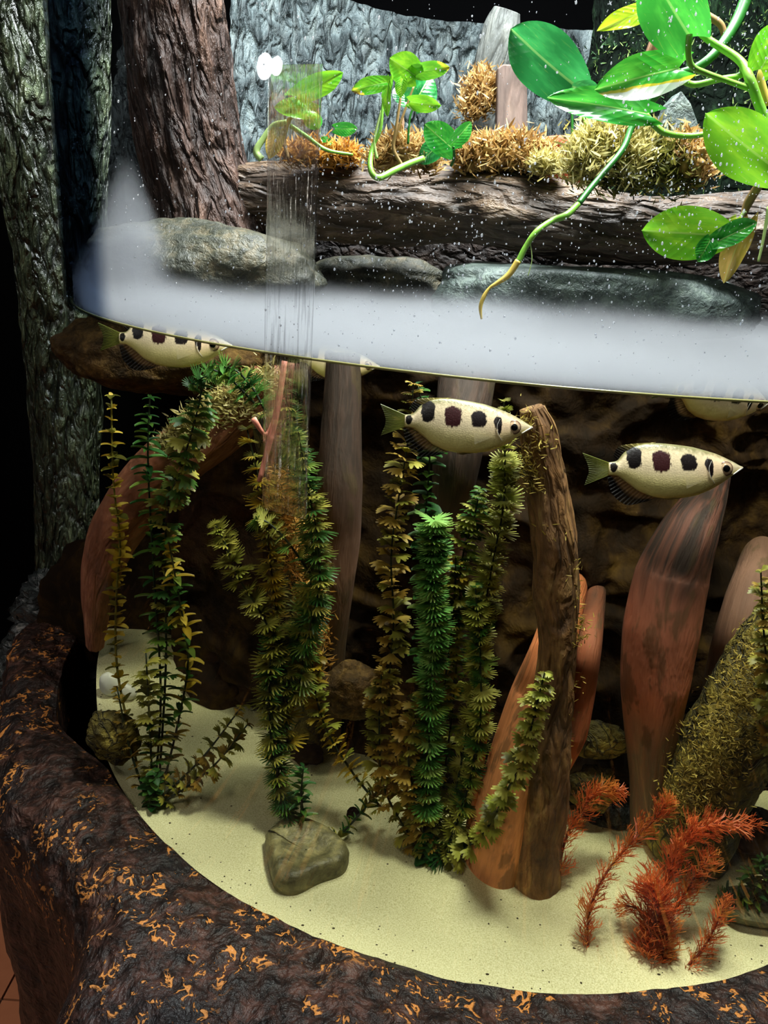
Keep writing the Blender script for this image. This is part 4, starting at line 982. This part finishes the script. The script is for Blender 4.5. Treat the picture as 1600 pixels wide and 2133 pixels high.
M['vine'] = m_vine(); M['vine_d'] = plain('vine_dark', lin(36, 104, 34), .4); M['vine_y'] = plain('vine_yellow', lin(206, 180, 84), .5); M['vine_p'] = plain('vine_pale', lin(170, 200, 120), .5)
M['vine_b'] = plain('vine_brown', lin(150, 118, 70), .6)
def vstem(root_, pp, mat='vine', w=8, name='stem', **k):
    pts = [P(*q[:3]) for q in pp]; ws = [q[3] if len(q) > 3 else w for q in pp]
    rad = [px2m(a, p)/2 for a, p in zip(ws, pts)]; rings = max(14, len(pts)*7)
    o = tube(name, pts, list(np.interp(np.linspace(0, 1, rings), np.linspace(0, 1, len(rad)), rad)), M[mat], root_, root_.location[:], rings=rings, seg=10, stretch=1, **k)
    return o
# right-hand vine
v1 = thing('pothos_vine', 'large pothos vine hanging over the right half of the log', 'pothos', P(1560, 20, .72), 'pothos plants in the tank')
vstem(v1, [(1565, -30, .74, 26), (1532, 50, .73, 24), (1490, 110, .72, 20), (1450, 142, .72, 18), (1405, 160, .73, 16), (1355, 215, .75, 15), (1318, 262, .75, 14), (1298, 310, .74, 13), (1262, 355, .73, 13), (1232, 390, .72, 13), (1205, 425, .71, 13)], 'vine_d')
vstem(v1, [(1205, 425, .71, 12), (1180, 448, .70, 15), (1150, 460, .70, 13), (1118, 482, .69, 12), (1095, 515, .69, 12), (1080, 545, .69, 13)], 'vine')
vstem(v1, [(1080, 543, .69, 14), (1060, 572, .69, 13), (1035, 590, .69, 9), (1020, 600, .69, 6), (1008, 618, .69, 9), (1001, 640, .69, 8), (1003, 665, .69, 4)], 'vine_y')
vstem(v1, [(1104, 500, .69, 2), (1108, 540, .69, 2), (1100, 575, .69, 2)], 'vine_pale' if 'vine_pale' in M else 'vine_p', name='aerial_root')
vstem(v1, [(1450, 60, .70, 12), (1475, 82, .70, 14), (1540, 125, .69, 16), (1562, 165, .68, 20), (1580, 215, .68, 20), (1600, 260, .68, 20), (1625, 300, .68, 20)], 'vine')
vstem(v1, [(1436, 72, .68, 14), (1434, 110, .68, 12), (1442, 138, .68, 12), (1470, 152, .68, 11), (1520, 170, .68, 11), (1566, 186, .68, 12)], 'vine')
vstem(v1, [(1412, 145, .70, 9), (1425, 168, .70, 12), (1450, 176, .70, 13), (1500, 165, .69, 12), (1540, 158, .69, 14), (1548, 140, .69, 12)], 'vine')
vstem(v1, [(1347, 238, .72, 9), (1365, 262, .72, 13), (1390, 278, .72, 13), (1440, 283, .72, 11), (1500, 275, .71, 10), (1570, 270, .70, 9)], 'vine')
vstem(v1, [(1605, 120, .72, 14), (1585, 160, .72, 16), (1600, 220, .72, 16)], 'vine_y')
vstem(v1, [(1600, 350, .68, 16), (1588, 375, .69, 18), (1560, 420, .70, 20), (1548, 450, .70, 12)], 'vine_b')
vstem(v1, [(1552, 440, .69, 9), (1530, 475, .69, 8), (1500, 505, .69, 7)], 'vine_p')
vstem(v1, [(1602, 430, .70, 8), (1590, 500, .70, 6), (1580, 545, .70, 5)], 'vine_p', name='aerial_root')
vstem(v1, [(1470, 30, .76, 14), (1500, 50, .76, 14), (1510, 75, .76, 12)], 'vine_b')
pleaf(v1, (1193, 174, .76), (1058, 62, .77), 'po_d', .70, -12, droop=.12, fold=.18)
pleaf(v1, (1350, 238, .72), (1142, 200, .72), 'po_g', .30, 14, fold=.5, droop=.05)
pleaf(v1, (1415, 142, .70), (1246, 182, .69), 'po_half', .50, 8, fold=.35, droop=.1)
pleaf(v1, (1438, 78, .68), (1350, -70, .68), 'po_g', .80, -10, fold=.25, droop=.0)
pleaf(v1, (1372, 14, .72), (1246, 58, .72), 'po_y', .34, 20, fold=.5, droop=.1)
pleaf(v1, (1585, 145, .68), (1640, 40, .68), 'po_l', .85, 10, fold=.15, droop=.1)
pleaf(v1, (1615, 350, .67), (1470, 240, .67), 'po_l', .66, -10, fold=.22, droop=.08)
pleaf(v1, (1492, 490, .68), (1338, 480, .69), 'po_l', .72, 0, fold=.2, droop=.1)
pleaf(v1, (1490, 505, .675), (1578, 466, .665), 'po_g', .60, -20, fold=.4, droop=-.1)
pleaf(v1, (1480, 500, .674), (1455, 545, .67), 'po_g', .9, -20, fold=.3, droop=.1)
pleaf(v1, (1560, 460, .70), (1500, 585, .70), 'po_dead', .42, 20, fold=.4, droop=.2)
pleaf(v1, (1565, 300, .69), (1600, 420, .72), 'po_dead', .3, 60, fold=.6)
pleaf(v1, (1535, 455, .69), (1505, 500, .69), 'po_y', .6, 30, fold=.4)
# left plant
v2 = thing('pothos_plant', 'small pothos with rooted stems at the left end of the log', 'pothos', P(600, 260, .86), 'pothos plants in the tank')
vstem(v2, [(600, 330, .85, 8), (592, 290, .85, 9), (600, 255, .85, 10), (612, 235, .85, 5), (617, 200, .85, 4)], 'vine_b')
vstem(v2, [(598, 255, .85, 12), (570, 262, .85, 12), (548, 290, .85, 12), (534, 315, .85, 14), (545, 332, .85, 15)], 'vine_p')
vstem(v2, [(605, 262, .85, 10), (640, 285, .85, 9), (680, 312, .85, 8), (735, 322, .86, 5)], 'vine')
pleaf(v2, (612, 200, .84), (716, 154, .84), 'po_l', .42, 14, fold=.35, droop=.1)
pleaf(v2, (655, 232, .85), (572, 220, .84), 'po_l', .5, 20, fold=.35, droop=.1)
pleaf(v2, (645, 232, .87), (662, 274, .88), 'po_g', .9, 10, fold=.3)
pleaf(v2, (698, 268, .90), (744, 270, .90), 'po_g', .6, 10, fold=.3)
pleaf(v2, (583, 270, .85), (560, 325, .84), 'po_dead', .6, 10, fold=.3)
pleaf(v2, (690, 300, .92), (668, 285, .92), 'po_g', .6, 10, fold=.3)
# middle plant
v3 = thing('pothos_plant', 'bushy pothos with a pale hooked stem over the middle of the log', 'pothos', P(830, 340, .82), 'pothos plants in the tank')
vstem(v3, [(882, 330, .82, 13), (850, 342, .81, 13), (820, 356, .80, 14), (788, 370, .79, 13), (772, 352, .79, 12), (775, 310, .80, 9), (792, 270, .80, 8), (798, 215, .80, 6), (808, 190, .80, 5)], 'vine')
vstem(v3, [(785, 330, .80, 7), (780, 290, .80, 6), (795, 230, .80, 5)], 'vine_p')
vstem(v3, [(838, 345, .82, 7), (820, 310, .82, 8), (825, 270, .82, 7), (835, 200, .82, 5)], 'vine_b')
vstem(v3, [(822, 290, .82, 5), (840, 240, .82, 5), (862, 180, .82, 4)], 'vine_b')
vstem(v3, [(850, 300, .83, 5), (853, 250, .83, 5), (862, 220, .83, 4)], 'vine_d')
pleaf(v3, (806, 172, .79), (731, 186, .79), 'po_tip', .45, 12, fold=.35, droop=.15)
pleaf(v3, (812, 165, .79), (798, 235, .78), 'po_l', .35, 40, fold=.4)
pleaf(v3, (866, 158, .80), (814, 122, .79), 'po_l', 1.0, 0, fold=.2, droop=.15)
pleaf(v3, (858, 148, .80), (938, 146, .80), 'po_tip', .45, 16, fold=.35, droop=.25)
pleaf(v3, (840, 165, .785), (832, 200, .78), 'po_l', .8, 30, fold=.4)
pleaf(v3, (862, 215, .83), (905, 150, .84), 'po_d', .9, 10, fold=.2)
pleaf(v3, (855, 212, .81), (915, 222, .80), 'po_l', .52, 10, fold=.3, droop=.2)
pleaf(v3, (850, 215, .86), (826, 170, .87), 'po_d', .8, 10, fold=.3)
pleaf(v3, (945, 312, .84), (884, 258, .84), 'po_g', .75, 0, fold=.2, droop=.1)
pleaf(v3, (940, 300, .83), (984, 255, .83), 'po_g', .6, 20, fold=.5, droop=.1)
pleaf(v3, (920, 300, .86), (872, 335, .86), 'po_d', .8, 20, fold=.3)
vstem(v3, [(945, 305, .83, 5), (946, 330, .84, 6), (940, 345, .85, 6)], 'vine_d')
# stems of the potted plant
v4 = thing('pothos_cutting', 'two thin green cuttings standing in the terracotta pot', 'pothos', P(1190, 310, .95), 'pothos plants in the tank')
vstem(v4, [(1190, 320, .95, 5), (1192, 270, .95, 6), (1190, 175, .95, 5)], 'vine_d')
vstem(v4, [(1225, 272, .93, 7), (1212, 240, .93, 6), (1200, 225, .93, 5)], 'vine')
pleaf(v4, (1190, 180, .95), (1250, 190, .95), 'po_d', .6, 10)
# pot
pt_ = thing('terracotta_pot', 'terracotta pot half hidden in moss behind the log', 'pot', P(1182, 345, .95))
def lathe(prof, c, seg=40):
    v = []; f = []
    for r, z in prof: v += [(c[0]+r*math.cos(2*math.pi*k/seg), c[1]+r*math.sin(2*math.pi*k/seg), c[2]+z) for k in range(seg)]
    return v, gridfaces(len(prof), seg, True).tolist()
pc = P(1182, 345, .97)
v, f = lathe([(.001, -.04), (.022, -.04), (.028, .0), (.029, .012), (.033, .012), (.034, .026), (.031, .028), (.029, .024), (.027, .0), (.002, -.005)], pc); mesh('pot', v, f, M['terracotta'], pt_, True, None, pt_.location[:])
# plank, slab, wrapped pole, triangle stone
def prism(name, pxs, Y0, dY, mat, parent=None, loc=None, bevel=.002):
    a = np.array([P(x, y, Y0) for x, y in pxs]); n = len(a); b = a+np.array([0, dY, 0])
    v = np.vstack([a, b]); f = [list(range(n)), list(range(2*n-1, n-1, -1))]+[[i, n+i, n+(i+1) % n, (i+1) % n] for i in range(n)]
    o = mesh(name, v, f, M[mat], parent, False, {'tc': v*np.array([1, 1, .18 if mat == 'plank' else 1])}, loc); m = o.modifiers.new('b', 'BEVEL'); m.width = bevel; m.segments = 2; return o
tag(prism('wooden_plank', [(1034, 300), (1036, 142), (1048, 133), (1085, 135), (1098, 146), (1100, 300)], 1.12, .02, 'plank'), 'short weathered wooden plank standing behind the moss', 'plank')
tag(pxtube('grey_driftwood', [(985, 340, 1.2, 60), (1000, 250, 1.2, 66), (1020, 150, 1.2, 74), (1045, 60, 1.2, 80), (1056, 22, 1.2, 60)], M['grey_drift'], rings=80, seg=30, amp=.003, nscale=40, flat=.4, seed=81), 'pale grey driftwood slab leaning behind the plank', 'driftwood')
tag(pxtube('coir_pole', [(1275, 330, .84, 60), (1300, 265, .83, 52), (1345, 180, .82, 46), (1375, 100, .81, 48), (1400, 30, .80, 44), (1425, -60, .80, 44)], M['coir'], rings=100, seg=26, amp=.0016, nscale=90, stretch=.2, seed=82), 'brown coir-wrapped climbing pole behind the pothos leaves', 'pole')
cf = [P(x, y, .80) for x, y in [(1395, 50), (1380, 90), (1360, 130), (1330, 200), (1300, 260), (1420, 90), (1440, 110)]]
# grey triangular stone
ts = P(1425, 270, 1.0)
tag(prism('slate_shard', [(1420, 188), (1395, 215), (1372, 280), (1420, 330), (1485, 345), (1460, 270), (1440, 215)], .98, .03, 'slab'), 'grey-green triangular slate shard leaning right of the coir pole', 'slate')
# moss clumps along the log
def moss(label, pxs, Y, n, size, mat, spread, seed, core=None):
    pts = [P(x, y, Y) for x, y in pxs]; c = np.mean(pts, 0)
    t = thing('moss_clump', label, 'moss', c, 'moss clumps around the log')
    rx = (max(p[0] for p in pts)-min(p[0] for p in pts))/2+.008; rz = (max(p[2] for p in pts)-min(p[2] for p in pts))/2+.006
    blob('core', c+[0, .008, 0], (rx, .02, rz), M[core or mat], t, c, amp=.5, sc=4, n=26, m=36, seed=seed)
    mossbits('moss', pts, n, size, M[mat], t, c, spread, seed, up=1.)
moss('orange-brown moss pad at the left end of the log', [(x, 318+(x % 3)*2) for x in range(605, 735, 9)], .93, 1500, .012, 'moss_orange', .0055, 1)
moss('pale brown moss behind the hooked stem', [(800, 320), (815, 310), (830, 305), (850, 315), (865, 320), (880, 330), (895, 335), (790, 335)], .88, 1300, .013, 'moss_gold', .006, 2)
moss('wide golden-brown moss cushion in front of the plank', [(x, 325-22*math.sin((x-950)/200*3.14)) for x in range(958, 1140, 9)]+[(x, 335) for x in range(960, 1150, 12)], .92, 2600, .013, 'moss_gold', .006, 3)
moss('small yellow moss tuft at the pot', [(1120, 340), (1140, 338), (1160, 345), (1130, 350)], .90, 600, .010, 'moss_pale', .005, 4)
moss('large pale yellow moss ball beside the coir pole', [(1225, 310), (1240, 290), (1260, 285), (1285, 290), (1305, 305), (1315, 325), (1250, 320), (1275, 320), (1300, 340), (1230, 335), (1215, 330), (1210, 345)], .83, 3000, .012, 'moss_pale', .009, 5)
moss('shaded olive moss mound right of the pale moss ball', [(1240, 350), (1270, 355), (1300, 355), (1330, 330), (1350, 320), (1370, 325), (1400, 330), (1380, 350), (1420, 360), (1340, 360)], .85, 2600, .012, 'moss_olive', .010, 6)
moss('pale curling moss sprig at the right end of the mound', [(1430, 300), (1445, 320), (1455, 345), (1465, 355), (1430, 320)], .84, 400, .014, 'moss_gold', .006, 7)
moss('golden moss patch stuck on the grey driftwood', [(995, 175), (1005, 185), (1010, 200), (995, 215), (980, 225), (1000, 200), (1018, 190)], 1.15, 1500, .013, 'moss_gold', .009, 8)
M['moss_green'] = mossmat('green_moss', lin(14, 44, 18), lin(40, 84, 34), lin(150, 176, 96), 90)
_g = np.random.default_rng(9)
_mp = np.array([P(_g.uniform(1240, 1600), _g.uniform(0, 400), 1.10+.10*_g.random()) for _ in range(420)])
def onslab(p): return p
_v = np.array([vv.co[:] for vv in pm.data.vertices]); _front = _v[_v[:, 1] < np.quantile(_v[:, 1], .45)]
mossbits('moss', _front[_g.integers(0, len(_front), 900)], 2600, .009, M['moss_green'], pm, (0, 0, 0), .006, 10, up=1.)
# droplets on the dry part of the acrylic
g = np.random.default_rng(5)
dv = []; df = []
sph, sf_, _ = blob_data((0, 0, 0), (1, 1, 1), amp=0, n=5, m=8)
for k in range(2400):
    while True:
        x_ = g.uniform(230, 1600); y_ = g.uniform(0, 800)
        w_ = .15+1.0*math.exp(-((y_-480)/190)**2)*(.5+.5*sst(250, 800, x_))+(.6 if x_ > 1250 and y_ < 420 else 0)
        if g.random() < w_/1.6: break
    p = onglass(x_, y_, .6008)
    if p is None or p[2] < ZW+.004: continue
    r = .00024+.0006*g.random()**5; b = len(dv)
    st_ = g.uniform(.8, 1.6)
    dv += (sph*[r, r, r*st_]+p).tolist(); df += [[q+b for q in x] for x in sf_]
nd = NT('droplet'); gl_ = nd.n('BsdfGlossy'); gl_.inputs['Roughness'].default_value = .12; tt_ = nd.n('BsdfTranslucent'); tp_ = nd.n('BsdfTransparent')
M['drop'] = nd.done(nd.mixs(.5, tp_.outputs[0], nd.mixs(.5, gl_.outputs[0], tt_.outputs[0])))
tag(mesh('water_droplets', dv, df, M['drop'], tank, True, None, tl), 'fine droplets beaded on the glass', kind='stuff')
# specks on the dark mossy slab
# room spotlight whose reflection shows on the glass
def reflect_lamp(px, py, dist, r, name, label):
    p = onglass(px, py, .6005); d = p-O; d /= np.linalg.norm(d); nn = np.array([p[0]-CX, p[1]-CY, 0]); nn /= np.linalg.norm(nn)
    q = d-2*(d@nn)*nn; c = p+q*dist
    n = NT('lamp_glow'); e = n.n('Emission'); e.inputs[0].default_value = (.95, .97, 1, 1); e.inputs[1].default_value = 60
    t = thing(name, label, 'lamp', c); blob('bulb', c, (r, r, r), n.done(e.outputs[0]), t, c, amp=0, n=14, m=20)
    v, f = lathe([(r*1.3, r*.9), (r*1.6, r*1.3), (r*1.5, r*2), (.005, r*2.1)], c, 24); mesh('shade', v, f, M['black'], t, True, None, c)
reflect_lamp(550, 96, 2.2, .075, 'room_spotlight', 'white ceiling spotlight mirrored on the upper glass')
reflect_lamp(575, 93, 2.4, .06, 'room_spotlight', 'second smaller ceiling spotlight mirrored beside the first')
